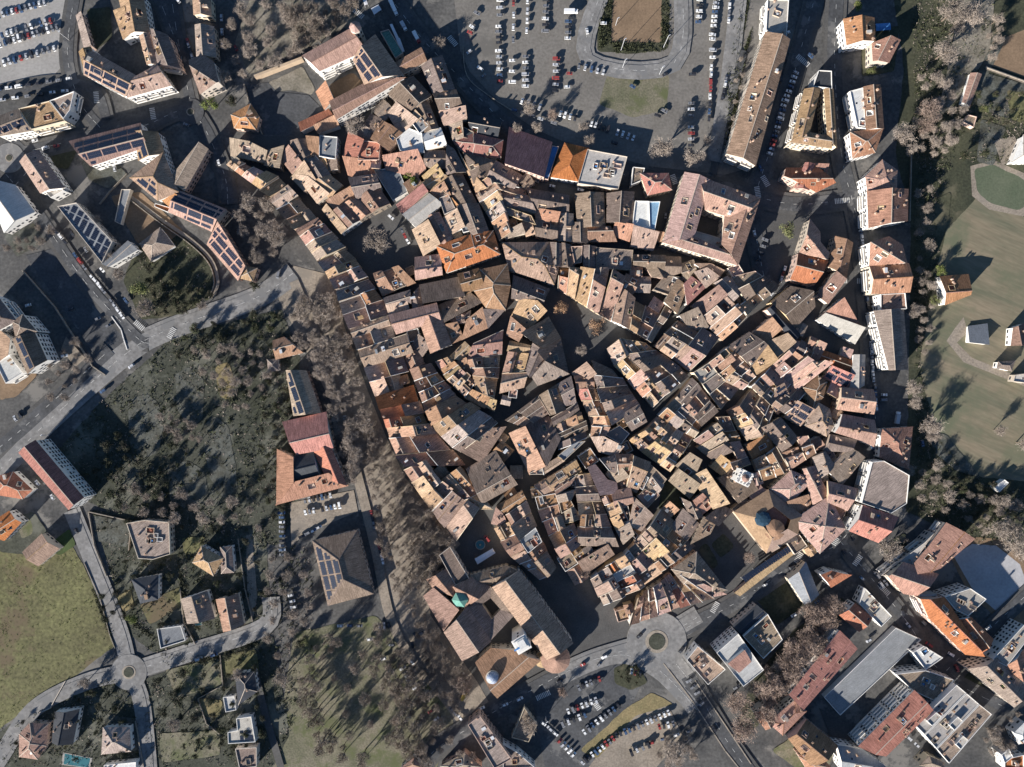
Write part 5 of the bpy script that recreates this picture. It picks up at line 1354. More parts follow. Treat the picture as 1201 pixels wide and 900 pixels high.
TREE_DATA = '''
T 0 0 1
s b 9.5 12.5 the upper promenade avenue | 338,350 394,350 410,402 428,470 438,520 412,565 392,500 372,440 348,392
s b 10 17 the street bend above the promenade | 280,232 318,240 334,288 302,308 274,268
s q 6.5 9.5 the striped gravel promenade | 430,500 448,512 466,545 532,632 500,690 465,690 445,640 440,590 425,540
s q 6.5 10 the church end of the promenade | 470,690 500,722 552,798 540,840 505,790
s q 8.5 12 the park grove edge | 352,800 372,752 400,738 395,765 375,790 378,840 400,870 440,885 430,898 370,880
s q 9 13 the park grove by the promenade | 440,724 512,790 520,850 480,890 455,860 470,820 445,770
s q 8 24 the park grove middle | 385,790 420,755 460,800 450,860 405,865
s b 9 19 the convent hillside | 262,20 300,5 398,15 392,50 340,78 285,92 262,60
s e 7 15 the hedge line beside the west road | 205,392 250,378 300,366 330,372 322,400 280,405 240,410 205,430
s e 7 17 the garden hollow below the west road | 105,545 135,500 150,520 170,545 200,560 195,596 130,592
s e 6 15 the garden strip beside the red complex | 312,445 332,450 340,520 335,600 312,610 300,540
s e 5 15 the middle garden rows | 188,470 205,470 215,520 240,560 228,552 195,540
s b 6 11 the rubble clearing | 186,478 206,486 232,495 236,520 215,520 190,500
s b 8 19 the garden bottom | 150,560 240,585 300,590 310,620 240,612 140,600
s b 7 14 the upper garden beds | 225,410 300,405 318,440 290,480 262,480 240,440
s e 5 24 the villa gardens | 115,605 300,625 312,720 190,755
s e 5.5 18 the lower villa gardens | 195,785 300,755 315,890 215,890
s e 5 20 the lowest western gardens | 20,850 120,805 155,840 160,890 15,895
s e 7 13 the school garden | 165,310 205,330 250,345 215,368 170,370
s b 6 12 the western road hedge | 5,290 55,262 70,275 25,300
s b 7 20 the sports hall edge | 318,640 362,660 366,735 330,800 310,740
s b 9 17 the eastern riverbank grove | 1062,550 1100,545 1125,590 1110,600 1075,590
s e 6 16 the eastern river path | 1112,555 1180,570 1195,600 1140,605
s b 6 13 the pond bank | 1078,300 1092,320 1094,410 1074,425
s b 5 11 the parking hedge | 866,60 872,62 866,165 856,168
s e 4 9 the sunken car park hedge | 724,788 745,780 752,800 735,808
s b 8 18 the lower bottom grove | 470,872 530,862 560,885 480,898
s b 7 14 the northern field hedge | 1160,20 1175,15 1166,75 1158,60
s b 7 15 the southern embankment | 770,870 800,862 828,890 775,898
t b 18 444,285 | standing alone in the dark tree square
t b 14 418,148 | beside the convent south wall
t p 9 440,153 | beside the convent south wall
t o 10 658,361 | in the leafy square
t o 13 701,382 | in the leafy square centre
t b 8 681,411 | in the leafy square
t b 16 775,176 | beside the northern car park corner
t b 15 812,186 | beside the northern car park corner
t b 8 829,166 | beside the northern car park corner
t g 12 923,270 | beside the courtyard palace
t b 10 620,128 | along the ring road kerb
t p 8 648,135 | along the ring road kerb
t b 7 606,150 | along the ring road kerb
t b 8 630,150 | along the ring road kerb
t b 8 684,148 | along the ring road kerb
t b 8 691,166 | along the ring road kerb
t b 9 515,50 | on the trucks square beside the convent
t b 19 1115,16 | tall above the northern riverbank
t b 17 1136,20 | tall above the northern riverbank
t b 18 1107,62 | tall above the northern riverbank
t p 14 1089,130 | above the dark river meadow
t p 13 1085,147 | above the dark river meadow
t b 15 1058,160 | beside the white balcony block
t b 9 1068,176 | beside the white balcony block
t g 7 1022,84 | beside the blue tarpaulin yard
t e 8 1132,183 | alone in the dark meadow
t g 8 1005,6 | in the northern villa pool garden
t g 8 1096,352 | beside the orange farmhouse
t g 8 1103,318 | beside the orange farmhouse
t b 9 1090,288 | in the shade behind the apartment blocks
t b 11 1072,365 | in the shade behind the apartment blocks
t b 12 1070,456 | behind the long grey-tan block
t b 10 1072,472 | behind the long grey-tan block
t b 15 1090,500 | at the ploughed field edge
t b 10 1094,512 | at the ploughed field edge
t b 16 1040,642 | behind the red balcony block
t b 20 1176,622 | above the dark blue square
t b 18 1192,640 | above the dark blue square
t p 18 950,718 | behind the small red gable
t p 14 968,715 | behind the small red gable
t p 15 927,760 | behind the long dark red block
t b 10 912,780 | behind the long dark red block
t p 18 864,822 | beside the viaduct road
t p 19 871,852 | beside the viaduct road
t b 13 882,806 | beside the viaduct road
t b 18 790,880 | under the viaduct embankment
t b 12 620,850 | beside the southern car park
t p 7 660,812 | beside the southern car park
t g 11 247,122 | at the small roundabout corner
t e 9 272,118 | at the small roundabout corner
t b 9 265,90 | at the small roundabout corner
t g 9 153,725 | palm-like beside the low glass pavilion
t g 14 162,340 | in the school garden front
t b 14 172,362 | at the promenade road junction
t b 9 100,800 | at the meadow corner
t p 9 878,653 | in the lawn court
t p 8 685,672 | in the dark lane beside the cathedral
t e 6 490,362 | in the cloister court
t g 9 485,212 | in the walled garden by the tree square
t g 6 478,205 | in the walled garden by the tree square
t b 10 1120,35 | tall above the northern riverbank
t b 12 1201,520 | at the edge of the ploughed field
t e 7 1155,180 | by the field path
t g 6 1155,128 | by the narrow pink shed
t p 13 545,800 | near the church end of the promenade
t b 10 345,720 | beside the sports hall lane
t b 12 332,795 | beside the sports hall lane
t e 8 352,755 | beside the sports hall lane
t g 7 358,752 | beside the sports hall lane
t b 9 280,790 | in the lower villa gardens front
t e 8 185,800 | in the shaded garden by the small roundabout
t e 9 205,815 | in the shaded garden by the small roundabout
t e 9 190,835 | in the shaded garden by the small roundabout
t e 9 215,790 | in the shaded garden by the small roundabout
t b 10 205,850 | in the shaded garden by the small roundabout
t e 8 300,335 | by the curved garden road edge
t e 7 215,365 | by the curved garden road edge
t b 8 238,358 | by the curved garden road edge
t b 11 1178,875 | by the lower right villas
t b 10 1165,860 | by the lower right villas
t b 8 1172,505 | at the far field corner
s b 8 16 the river meadow hedge | 1072,90 1098,80 1130,130 1098,200 1076,170
s b 7 17 the river gardens | 1075,215 1092,220 1090,270 1076,285
s e 5 18 the field plots | 1140,100 1200,110 1195,150 1150,140
s b 8 15 the shaded south-eastern bank | 1110,575 1190,585 1200,620 1150,625 1120,600
s b 7 14 the school courtyard | 90,262 112,250 150,300 140,325
s b 6 15 the west tower gardens | 60,420 90,400 110,425 75,470 50,470
s e 5 14 the roundabout villas | 110,700 150,690 165,720 120,730
s p 14 17 the brown tree belt | 888,800 925,752 960,705 985,705 990,720 930,790 905,835 890,850
s b 8 14 the shaded lane by the garage street | 1040,640 1062,630 1062,660 1045,665
s q 8 12 the convent slope top | 330,10 420,5 405,28 350,60
s b 5 12 the southern edge lane | 1150,860 1190,830 1200,850 1165,885
'''
# ---------------------------------------------------------------- reading the survey lists
ORD = ["first", "second", "third", "fourth", "fifth", "sixth", "seventh", "eighth", "ninth", "tenth", "eleventh", "twelfth", "thirteenth", "fourteenth", "fifteenth", "sixteenth", "seventeenth", "eighteenth", "nineteenth", "twentieth"]
def ordn(i): return ORD[i] if i < 20 else ORD[19] + " plus " + ORD[i - 20] if i < 40 else "last"
TT = [0, 0, 1]
def pt(s):
    x, y = s.split(','); return (TT[0] + float(x) / TT[2], TT[1] + float(y) / TT[2])
def setT(tok): TT[0], TT[1], TT[2] = float(tok[1]), float(tok[2]), float(tok[3])

# ---------------------------------------------------------------- ground
gz = [0.05]
mb = MB(); mb.prism([(-1500, -1500), (1500, -1500), (1500, 1500), (-1500, 1500)], -3, 0)
tag(mb.obj("ground", groundmat), kind="structure")
def sheet(name, pts, mat, dz=0.006):
    P = [W(*p) for p in pts]
    if area(P) < 0: P.reverse()
    gz[0] += dz; m = MB(); m.poly([(p[0], p[1], gz[0]) for p in P]); return tag(m.obj(name, mat), kind="structure")
def smooth_line(pts, k=5):
    out = []; n = len(pts)
    for i in range(n - 1):
        p0, p1, p2, p3 = pts[max(i - 1, 0)], pts[i], pts[i + 1], pts[min(i + 2, n - 1)]
        for j in range(k):
            t = j / k
            out.append(tuple(0.5 * (2 * p1[c] + (p2[c] - p0[c]) * t + (2 * p0[c] - 5 * p1[c] + 4 * p2[c] - p3[c]) * t * t + (3 * p1[c] - p0[c] - 3 * p2[c] + p3[c]) * t ** 3) for c in (0, 1)))
    return out + [pts[-1]]
def strip(name, pts, width, mat, z, kind="structure"):
    P = [W(*p) for p in pts]; L = []; R = []
    for i, p in enumerate(P):
        d = norm(sub(P[min(i + 1, len(P) - 1)], P[max(i - 1, 0)])); nn = (-d[1], d[0])
        L.append((p[0] + nn[0] * width / 2, p[1] + nn[1] * width / 2, z)); R.append((p[0] - nn[0] * width / 2, p[1] - nn[1] * width / 2, z))
    m = MB()
    for i in range(len(P) - 1): m.poly([R[i], R[i + 1], L[i + 1], L[i]])
    return tag(m.obj(name, mat), kind=kind)
roads = []
NATURAL = {'meadow', 'scrub', 'parkearth', 'drygrass', 'garden', 'darkgrass', 'brownfield', 'hillside', 'field', 'field2', 'lawn'}
for ln in GROUND_DATA.strip().splitlines():
    tok = ln.split()
    if tok[0] == 'T': setT(tok); continue
    if tok[0] == 'p':
        Q_ = [pt(t) for t in tok[3:] if ',' in t]
        if tok[1] in NATURAL:      # grown edges are never straight
            g_ = random.Random(len(ln)); n_ = len(Q_); out = []
            for i in range(n_):
                p0, p1, p2, p3 = Q_[i - 1], Q_[i], Q_[(i + 1) % n_], Q_[(i + 2) % n_]; k_ = max(4, int(math.hypot(p2[0] - p1[0], p2[1] - p1[1]) / 3))
                for j in range(k_):
                    t = j / k_; c_ = [0.5 * (2 * p1[c] + (p2[c] - p0[c]) * t * .6 + (2 * p0[c] - 5 * p1[c] + 4 * p2[c] - p3[c]) * t * t * .6 + (3 * p1[c] - p0[c] - 3 * p2[c] + p3[c]) * t ** 3 * .6) for c in (0, 1)]
                    lin = [p1[c] + (p2[c] - p1[c]) * t for c in (0, 1)]; out.append((lin[0] + g_.gauss(0, .55), lin[1] + g_.gauss(0, .55)))
            m_ = len(out); Q_ = [tuple(sum(out[(i + d) % m_][c] for d in (-1, 0, 1)) / 3 for c in (0, 1)) for i in range(m_)]
        sheet(tok[2], Q_, GROUND[tok[1]])
    if tok[0] == 'r': roads.append((tok[1], float(tok[2]), smooth_line([pt(t) for t in tok[3:]])))
rz = gz[0] + 0.02
for m_, w_, P_ in roads:
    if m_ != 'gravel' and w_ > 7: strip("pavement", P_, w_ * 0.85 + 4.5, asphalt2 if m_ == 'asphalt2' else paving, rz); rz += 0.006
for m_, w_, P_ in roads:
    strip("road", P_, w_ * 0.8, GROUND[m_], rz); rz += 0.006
# centre lines and edge lines
for m_, w_, P_ in roads:
    if w_ < 9 or m_ == 'gravel': continue
    m = MB(); Q = [W(*p) for p in P_]; acc = 0
    for i in range(len(Q) - 1):
        L_ = math.hypot(*sub(Q[i + 1], Q[i])); d = norm(sub(Q[i + 1], Q[i])); t = -acc
        while t < L_:
            if t >= 0 and t + 3 < L_ + 2: m.box((Q[i][0] + d[0] * (t + 1.5), Q[i][1] + d[1] * (t + 1.5)), d, 3, 0.22, rz, rz + 0.012)
            t += 9
        acc = L_ - (t - 9) - 9 if t > L_ else 0; acc = max(0, -(t - L_)) if False else 0
    if m.f: tag(m.obj("road_marking", paint), kind="structure")
rz += 0.02
def disc(c, r, z0, z1, name, mat, n=32, kind="structure"):
    p = W(*c); m = MB(); m.prism([(p[0] + r * math.cos(2 * math.pi * i / n), p[1] + r * math.sin(2 * math.pi * i / n)) for i in range(n)], z0, z1); return tag(m.obj(name, mat), kind=kind)
for c, r in (((770, 752), 20), ((152, 788), 12), ((224, 132), 9), ((12, 186), 10)): disc(c, r, 0, rz, "roundabout_road", asphalt2 if r != 9 else asphalt); rz += 0.006
for c, r in (((770, 752), 7.6), ((152, 788), 4.6), ((224, 132), 2.6), ((12, 186), 2.6)):
    disc(c, r, 0, rz + 0.12, "roundabout_kerb", stonewall); disc(c, r * 0.72, 0, rz + 0.3, "roundabout_island", garden)
def zebra(u, v, ang, n=7, ln=3.5):
    p = W(u, v); a = math.radians(ang); d = (math.cos(a), math.sin(a)); m = MB()
    for i in range(n):
        t = (i - (n - 1) / 2) * 1.15; m.box((p[0] + d[0] * t, p[1] + d[1] * t), d, 0.6, ln, rz, rz + 0.012)
    tag(m.obj("zebra_crossing", paint), kind="structure")
for z_ in ((114, 115, 95), (180, 134, 100), (164, 382, -42), (202, 391, 60), (421, 17, -40), (531, 49, -50), (897, 213, -60), (888, 226, -80), (790, 211, -70, 6), (941, 72, -40, 9), (987, 236, 5, 9), (1009, 330, 0, 5), (987, 330, 5, 6),
           (637, 815, 25, 9), (699, 826, -55), (1037, 692, -45), (936, 654, 60), (1005, 657, 55), (980, 633, 60), (838, 712, 60), (795, 690, 60, 4)): zebra(*z_)

# ---------------------------------------------------------------- buildings
used = {}
def uniq(lab):
    if lab in used: print('DUP', lab); used[lab] += 1; return lab + ", " + ORD[min(used[lab] - 1, 19)] + " such"
    used[lab] = 1; return lab
blk = ["the town", "the centre"]; blkn = {}
def new_building(name, cat, label, Pw, group=None):
    c = centroid(Pw); r = empty(name, (c[0], c[1], 0.0)); tag(r, label if name == "back_house" else uniq(label), cat, group); return r, c
FEAT = ["", "narrow ", "small ", "tall ", "low ", "broad "]
def auto_label(col, kindword, A, h, ordw):
    size = "narrow" if A < 55 else "small" if A < 90 else "broad" if A > 230 else ("tall" if h > 9.9 else "low" if h < 8.3 else "mid-sized")
    for f in (f"{size} {ROOFWORD[col]} roofed {kindword}, {ordw} from {blk[1]} in {blk[0]}", f"{ROOFWORD[col]} roofed {kindword}, {ordw} from {blk[1]} in {blk[0]}", f"{ROOFWORD[col].split()[-1]} {kindword}, {ordw} from {blk[1]} in {blk[0]}"):
        if len(f.split()) <= 16: return f
    return f
ALT = {'t': 'ttttypkccoc', 'y': 'yyytttpco', 'p': 'pppptccor', 'd': 'dddcdckt', 'c': 'ccccdkto', 'k': 'kkkcdct', 'r': 'rro', 'o': 'oor'}
def parse_type(s):
    frac = 0.5
    if ':' in s: s, f = s.split(':'); frac = float(f)
    return s[0], int(s[1:] or 0), frac
def do_house(tok, rng):
    typ, k, frac = parse_type(tok[1]); h = float(tok[2]); col = tok[3]
    rest = tok[4:]; label = None; name, cat = "town_house", "town house"
    txt = " ".join(rest)
    if '#' in txt:
        body, lab = txt.split('#'); 
        if '=' in lab: lab, nm = lab.split('='); name, cat = nm.strip().split(':')
        label = lab.strip(); rest = body.split()
    elif '=' in txt:
        body, nm = txt.split('='); name, cat = nm.strip().split(':'); rest = body.split()
    pts = [pt(t) for t in rest if ',' in t]; flags = "".join(t for t in rest if ',' not in t)
    Pw = [W(u, v, h) for u, v in pts]
    return typ, k, frac, h, col, Pw, flags, label, name, cat
def wallmat(rng, col, big=False):
    if col in 'wsg': return WALL[rng.choice([0, 4, 4])]
    return WALL[rng.choice([0, 0, 1, 1, 2, 2, 3, 4] if not big else [0, 4, 4, 4, 0, 3])]
last = None
def ordinal(k=None):
    blkn[blk[0]] = blkn.get(blk[0], 0) + 1; return ordn(blkn[blk[0]] - 1)
def along(poly, t):
    L = [math.hypot(*sub(poly[i + 1], poly[i])) for i in range(len(poly) - 1)]; s = t * sum(L)
    for i, l in enumerate(L):
        if s <= l or i == len(L) - 1:
            f = min(s / (l or 1), 1.0); a, b = poly[i], poly[i + 1]; return (a[0] + (b[0] - a[0]) * f, a[1] + (b[1] - a[1]) * f)
        s -= l
SPEC = []
def row(h, col, n, frac, front, back, rng, flags=""):
    cuts = [0.0]
    for i in range(n): cuts.append(cuts[-1] + rng.uniform(0.65, 1.45))
    cuts = [c / cuts[-1] for c in cuts]
    for i in range(n):
        a, b = cuts[i], cuts[i + 1]; hh = h + rng.uniform(-1.0, 1.1)
        fp = [along(front, a), along(front, b)]; bp = [along(back, b), along(back, a)]
        j = rng.uniform(-0.06, 0.06)
        bp = [(q[0] + (p[0] - q[0]) * j, q[1] + (p[1] - q[1]) * j) for q, p in zip(bp, (fp[1], fp[0]))]
        Pw = [W(u, v, hh) for u, v in fp + bp]
        A = abs(area(Pw)); depth = math.hypot(*sub(centroid(Pw[:2]), centroid(Pw[2:])))
        c = rng.choice(ALT.get(col, col))
        x = rng.random(); fr = min(max(frac + rng.uniform(-0.08, 0.08), 0.06), 0.94)
        if area(Pw) < 0: pass
        typ, k = 'g', 0
        if x < 0.10: typ, k = 'm', (0 if frac > .5 else 2)
        elif x < 0.16: typ, k, fr = 'g', 1, 0.5
        elif x < 0.21: typ = 'f'
        if typ == 'f': c = rng.choice('scgk')
        SPEC.append(dict(t='r', P=Pw, h=hh, typ=typ, k=k, fr=fr, c=c, col=col, frac=frac, depth=depth, fl=flags, rng=random.Random(rng.random()), lab=auto_label(c, "row house", A, hh, ordinal()), edges=(0, 2), town=True, blk=blk[0])); continue
def build_row(s):
    Pw, hh, typ, k, fr, c, col, frac, flags, rng = s['P'], s['h'], s['typ'], s['k'], s['fr'], s['c'], s['col'], s['frac'], s['fl'], s['rng']
    depth = math.hypot(*sub(centroid(Pw[:2]), centroid(Pw[2:])))
    if 1:
        root, org = new_building("row_house", "row house", s['lab'], Pw, "terraced houses of the old town")
        fl_ = flags + ("Z" if rng.random() < 0.25 else ""); wm = wallmat(rng, c); sl = rng.uniform(0.36, 0.47)
        if depth > 9 and typ == 'g' and k == 0 and rng.random() < 0.55:      # main house and a lower or higher rear wing
            s_ = rng.uniform(0.42, 0.62); m1 = [(Pw[1][0] + (Pw[2][0] - Pw[1][0]) * s_, Pw[1][1] + (Pw[2][1] - Pw[1][1]) * s_), (Pw[0][0] + (Pw[3][0] - Pw[0][0]) * s_, Pw[0][1] + (Pw[3][1] - Pw[0][1]) * s_)]
            lit = frac > .5; h2 = hh + rng.choice([-2.0, -1.3, -.8, .7]); c2 = rng.choice(ALT.get(col, col)); t1 = rng.random()
            kk = 0 if lit else 2
            building_part(root, org, [Pw[0], Pw[1], m1[0], m1[1]], 'm' if t1 < .65 else 'g', kk if t1 < .65 else 0, .68 if lit else .32, hh, sl, ROOF[c], wm, (1, 2, 3), fl_, rng)
            t2 = rng.random()
            building_part(root, org, [m1[1], m1[0], Pw[2], Pw[3]], 'm' if t2 < .55 else 'g' if t2 < .88 else 'f', kk if t2 < .55 else 0, .65 if lit else .35, h2, sl, ROOF[c2], wallmat(rng, c2), (0, 1, 3), fl_, rng)
        else: building_part(root, org, Pw, typ, k, fr, hh, sl, ROOF[c], wm, (1, 3), fl_, rng)

def read_houses(data, town):
    global blk
    for ln in data.strip().splitlines():
        tok = ln.split(); rng = random.Random(sum(map(ord, ln)))
        if not tok: continue
        if tok[0] == 'b': blk = [s.strip() for s in ln[2:].split('|')]; continue
        if tok[0] == 'T': setT(tok); continue
        if tok[0] in 'hw':
            typ, k, frac, h, col, Pw, flags, label, name, cat = do_house(tok, rng)
            big = name != "town_house"
            if tok[0] == 'h' and not big: h += rng.uniform(-0.8, 0.8)
            SPEC.append(dict(t=tok[0], P=Pw, h=h, typ=typ, k=k, fr=frac, c=col, fl=flags, rng=rng, name=name, cat=cat, big=big, town=town and tok[0] == 'h' and 'X' not in flags,
                             lab=(label or auto_label(col, "town house", abs(area(Pw)), h, ordinal())) if tok[0] == 'h' else None, raw=label or "", edges=tuple(range(len(Pw))), blk=blk[0]))
        if tok[0] == 'r':
            i = tok.index('/'); fr = [pt(t) for t in tok[5:i]]; bk = [pt(t) for t in tok[i + 1:] if ',' in t]
            row(float(tok[1]), tok[2], int(tok[3]), float(tok[4]), fr, bk, rng)
read_houses(HOUSE_DATA, True); n_town = len(SPEC); read_houses(OUTER_DATA, False)
# plan of the old town as a grid: lanes and squares stay open, houses grow until they meet a lane or a neighbour
import numpy as np
GS = 0.75; GX0, GY0 = -200.0, -205.0; NX, NY = int(460 / GS), int(430 / GS)
occ = np.zeros((NY, NX), np.int32)
gx = GX0 + (np.arange(NX) + .5) * GS; gy = GY0 + (np.arange(NY) + .5) * GS
def mask_poly(P, pad=0.0):
    xs = [p[0] for p in P]; ys = [p[1] for p in P]
    i0, i1 = max(0, int((min(xs) - GX0) / GS) - 1), min(NX, int((max(xs) - GX0) / GS) + 2); j0, j1 = max(0, int((min(ys) - GY0) / GS) - 1), min(NY, int((max(ys) - GY0) / GS) + 2)
    if i1 <= i0 or j1 <= j0: return None
    X, Y = np.meshgrid(gx[i0:i1], gy[j0:j1]); c = np.zeros(X.shape, bool); n = len(P)
    for a in range(n):
        x1, y1 = P[a]; x2, y2 = P[a - 1]
        if y1 == y2: continue
        cond = ((y1 > Y) != (y2 > Y)) & (X < (x2 - x1) * (Y - y1) / (y2 - y1) + x1); c ^= cond
    return (slice(j0, j1), slice(i0, i1)), c
def fill(P, v):
    r = mask_poly(P)
    if r: occ[r[0]][r[1]] = v
TOT = np.zeros((NY, NX), bool)
TP = [W(u, v, 8) for u, v in ((268, 180), (318, 168), (332, 160), (400, 158), (448, 118), (487, 70), (512, 70), (548, 130), (590, 165), (640, 225), (745, 225), (775, 230), (780, 292), (850, 305), (915, 330), (950, 390), (985, 420), (1000, 400), (1015, 460), (1022, 540), (1005, 600), (985, 630), (960, 655), (920, 640), (870, 690), (820, 705), (737, 735), (700, 705), (650, 665), (600, 660), (540, 640), (495, 585), (470, 545), (443, 470), (432, 445), (398, 345), (350, 275))]
r_ = mask_poly(TP[::-1]); TOT[r_[0]][r_[1]] = True
for i, s in enumerate(SPEC): fill(s['P'], i + 2)
def lane_mask():
    L = np.zeros((NY, NX), bool); X, Y = np.meshgrid(gx, gy)
    for ln in LANE_DATA.strip().splitlines():
        tok = ln.split(); w = float(tok[0]); P = [W(*map(float, t.split(',')), 5) for t in tok[1:]]
        for a, b in zip(P, P[1:]):
            x0, x1 = min(a[0], b[0]) - 4, max(a[0], b[0]) + 4; y0, y1 = min(a[1], b[1]) - 4, max(a[1], b[1]) + 4
            i0, i1 = max(0, int((x0 - GX0) / GS)), min(NX, int((x1 - GX0) / GS)); j0, j1 = max(0, int((y0 - GY0) / GS)), min(NY, int((y1 - GY0) / GS))
            if i1 <= i0 or j1 <= j0: continue
            xx, yy = X[j0:j1, i0:i1], Y[j0:j1, i0:i1]; d = sub(b, a); l2 = dot(d, d) or 1e-6
            t = np.clip(((xx - a[0]) * d[0] + (yy - a[1]) * d[1]) / l2, 0, 1); D = np.hypot(xx - a[0] - t * d[0], yy - a[1] - t * d[1]); L[j0:j1, i0:i1] |= D < w
    for ln in OPEN_DATA.strip().splitlines():
        r = mask_poly([W(*map(float, t.split(',')), 3) for t in ln.split()]); L[r[0]] |= r[1]
    return L
LM = lane_mask(); blocked = (occ > 0) | LM | ~TOT
def share(P, b):
    r = mask_poly(P)
    if not r or not r[1].any(): return 1.0
    return (b[r[0]] & r[1]).sum() / r[1].sum()
for rnd_ in range(9):
    for i, s in enumerate(SPEC[:n_town]):
        if not s['town']: continue
        P = s['P']; sg = 1 if area(P) > 0 else -1; n = len(P)
        for e in s['edges']:
            a, b = P[e], P[(e + 1) % n]; d = norm(sub(b, a)); o = (d[1] * sg, -d[0] * sg); st = 0.8
            if math.hypot(*sub(b, a)) < 2.5: continue
            A2, B2 = (a[0] + o[0] * st, a[1] + o[1] * st), (b[0] + o[0] * st, b[1] + o[1] * st)
            probe = [(a[0] + o[0] * .1 + d[0] * .4, a[1] + o[1] * .1 + d[1] * .4), (b[0] + o[0] * .1 - d[0] * .4, b[1] + o[1] * .1 - d[1] * .4), (B2[0] + o[0] * .5 - d[0] * .4, B2[1] + o[1] * .5 - d[1] * .4), (A2[0] + o[0] * .5 + d[0] * .4, A2[1] + o[1] * .5 + d[1] * .4)]
            own = occ == 0 if False else None
            r = mask_poly(probe)
            if not r or not r[1].any(): continue
            blk_ = (blocked[r[0]] & r[1] & (occ[r[0]] != i + 2)).sum() / r[1].sum()
            if blk_ < 0.14 and s.setdefault('grow', {}).setdefault(e, 0) < 8:
                s['grow'][e] += 1; P = list(P); P[e] = A2; P[(e + 1) % n] = B2; s['P'] = P
                r2 = mask_poly(P)
                if r2: m_ = r2[1] & (occ[r2[0]] == 0); occ[r2[0]][m_] = i + 2; blocked[r2[0]] |= m_
# low back houses close what is left inside the blocks
free = TOT & ~LM & (occ == 0); ninf = 0
for size in (9.5, 7.0, 5.0):
    for j in range(0, NY, 3):
        for i in range(0, NX, 3):
            if not free[j, i] or ninf >= 150: continue
            x, y = gx[i], gy[j]; best = None; bd = 1e9
            for s in SPEC[:n_town]:
                c = s.get('cen') or s.setdefault('cen', centroid(s['P'])); dd = (c[0] - x) ** 2 + (c[1] - y) ** 2
                if dd < bd: bd = dd; best = s
            e = norm(sub(best['P'][1], best['P'][0])); f = (-e[1], e[0]); q = size / 2
            R_ = [(x + e[0] * q * a + f[0] * q * b, y + e[1] * q * a + f[1] * q * b) for a, b in ((-1, -1), (1, -1), (1, 1), (-1, 1))]
            r = mask_poly(R_)
            if r and r[1].any() and (free[r[0]] & r[1]).sum() / r[1].sum() > .9:
                g = random.Random(i * 7919 + j); R_ = offset(R_, [.3] * 4); free[r[0]] &= ~r[1]; ninf += 1
                c = g.choice('tkcdcdp'); hh = g.uniform(5, 8.2)
                SPEC.append(dict(t='h', P=R_, h=hh, typ=g.choice('gmmgf'), k=g.choice((0, 1, 2, 3)), fr=.5, c=c, fl='V' if size < 6 else '', rng=g, name="back_house", cat="back house", big=False, town=True, lab=None, raw="", near=best['blk'], edges=()))
print("infill", ninf, "specs", len(SPEC))
last = None
for s in SPEC:
    if s['t'] == 'r': build_row(s); continue
    rng = s['rng']
    if s['t'] == 'h':
        lab = s['lab']; grp = None if s['big'] else "houses of the old town"
        if lab is None:
            w_ = "flat roofed" if s['typ'] == 'f' else "lean-to" if s['typ'] == 'm' else "gabled"
            lab = f"low {ROOFWORD[s['c']]} {w_} back house inside {s['near']}"; grp = f"{ROOFWORD[s['c']]} {w_} back houses inside {s['near']}"
        root, org = new_building(s['name'], s['cat'], lab, s['P'], grp); last = (root, org, wallmat(rng, s['c'], s['big']))
        if "white" in s['raw'].lower(): last = (root, org, WHITE)
    root, org, wm = last
    building_part(root, org, s['P'], s['typ'], s['k'], s['fr'], s['h'], rng.uniform(0.35, 0.45) if s['typ'] != 'h' else 0.36, ROOF[s['c']], wm, (), s['fl'], rng)
# ---------------------------------------------------------------- landmarks
def at(u, v, h, ox=0, oy=0, s=1): return W(ox + u / s, oy + v / s, h)
def ngon(c, r, n, a0=0.0): return [(c[0] + r * math.cos(a0 + 2 * math.pi * i / n), c[1] + r * math.sin(a0 + 2 * math.pi * i / n)) for i in range(n)]
def cone(mb_, c, r, z0, z1, n=12, mi=0, a0=0.0):
    P = ngon(c, r, n, a0)
    for i in range(n): mb_.poly([(P[i][0], P[i][1], z0), (P[(i + 1) % n][0], P[(i + 1) % n][1], z0), (c[0], c[1], z1)], mi)
def dome(mb_, c, r, z0, hgt, n=16, k=5, mi=0):
    rings = [[(c[0] + r * math.cos(b) * math.cos(a), c[1] + r * math.cos(b) * math.sin(a), z0 + hgt * math.sin(b)) for a in [2 * math.pi * i / n for i in range(n)]] for b in [math.pi / 2 * j / k for j in range(k)]]
    for j in range(k - 1):
        for i in range(n): mb_.poly([rings[j][i], rings[j][(i + 1) % n], rings[j + 1][(i + 1) % n], rings[j + 1][i]], mi)
    for i in range(n): mb_.poly([rings[-1][i], rings[-1][(i + 1) % n], (c[0], c[1], z0 + hgt)], mi)
def tower(name, label, c, r, h, n, wm, a0=0.0, top="dome", tm=None, th=4.0, sides=None):
    root = tag(empty(name, (c[0], c[1], 0)), label, "tower"); m = MB(); P = ngon((0, 0), r, n, a0)
    m.prism(P, 0, h, 0); m.prism(ngon((0, 0), r * 1.09, n, a0), h - .5, h + .35, 0, bottom=True); m.obj("wall", wm, root)
    t = MB()
    if top == "dome": dome(t, (0, 0), r * .93, h + .35, th)
    elif top == "cone": cone(t, (0, 0), r * 1.08, h + .36, h + th, n, 0, a0)
    if t.f: t.obj("roof", tm, root)
    w = MB()
    for i in range(n):
        a, b = P[i], P[(i + 1) % n]; d = norm(sub(b, a)); mid = ((a[0] + b[0]) / 2, (a[1] + b[1]) / 2)
        for z in (h - 5, h - 10): w.box(mid, d, min(1.3, r * .5), .15, z, z + 2.4)
    tag(w.obj("belfry_openings", GLASS, root), kind="stuff")
    return root
dblue = material("blue_glazed_tiles", (0.12, 0.19, 0.34), 0.4, 0.4, 0.9, 2.5, col2=(0.5, 0.52, 0.55))
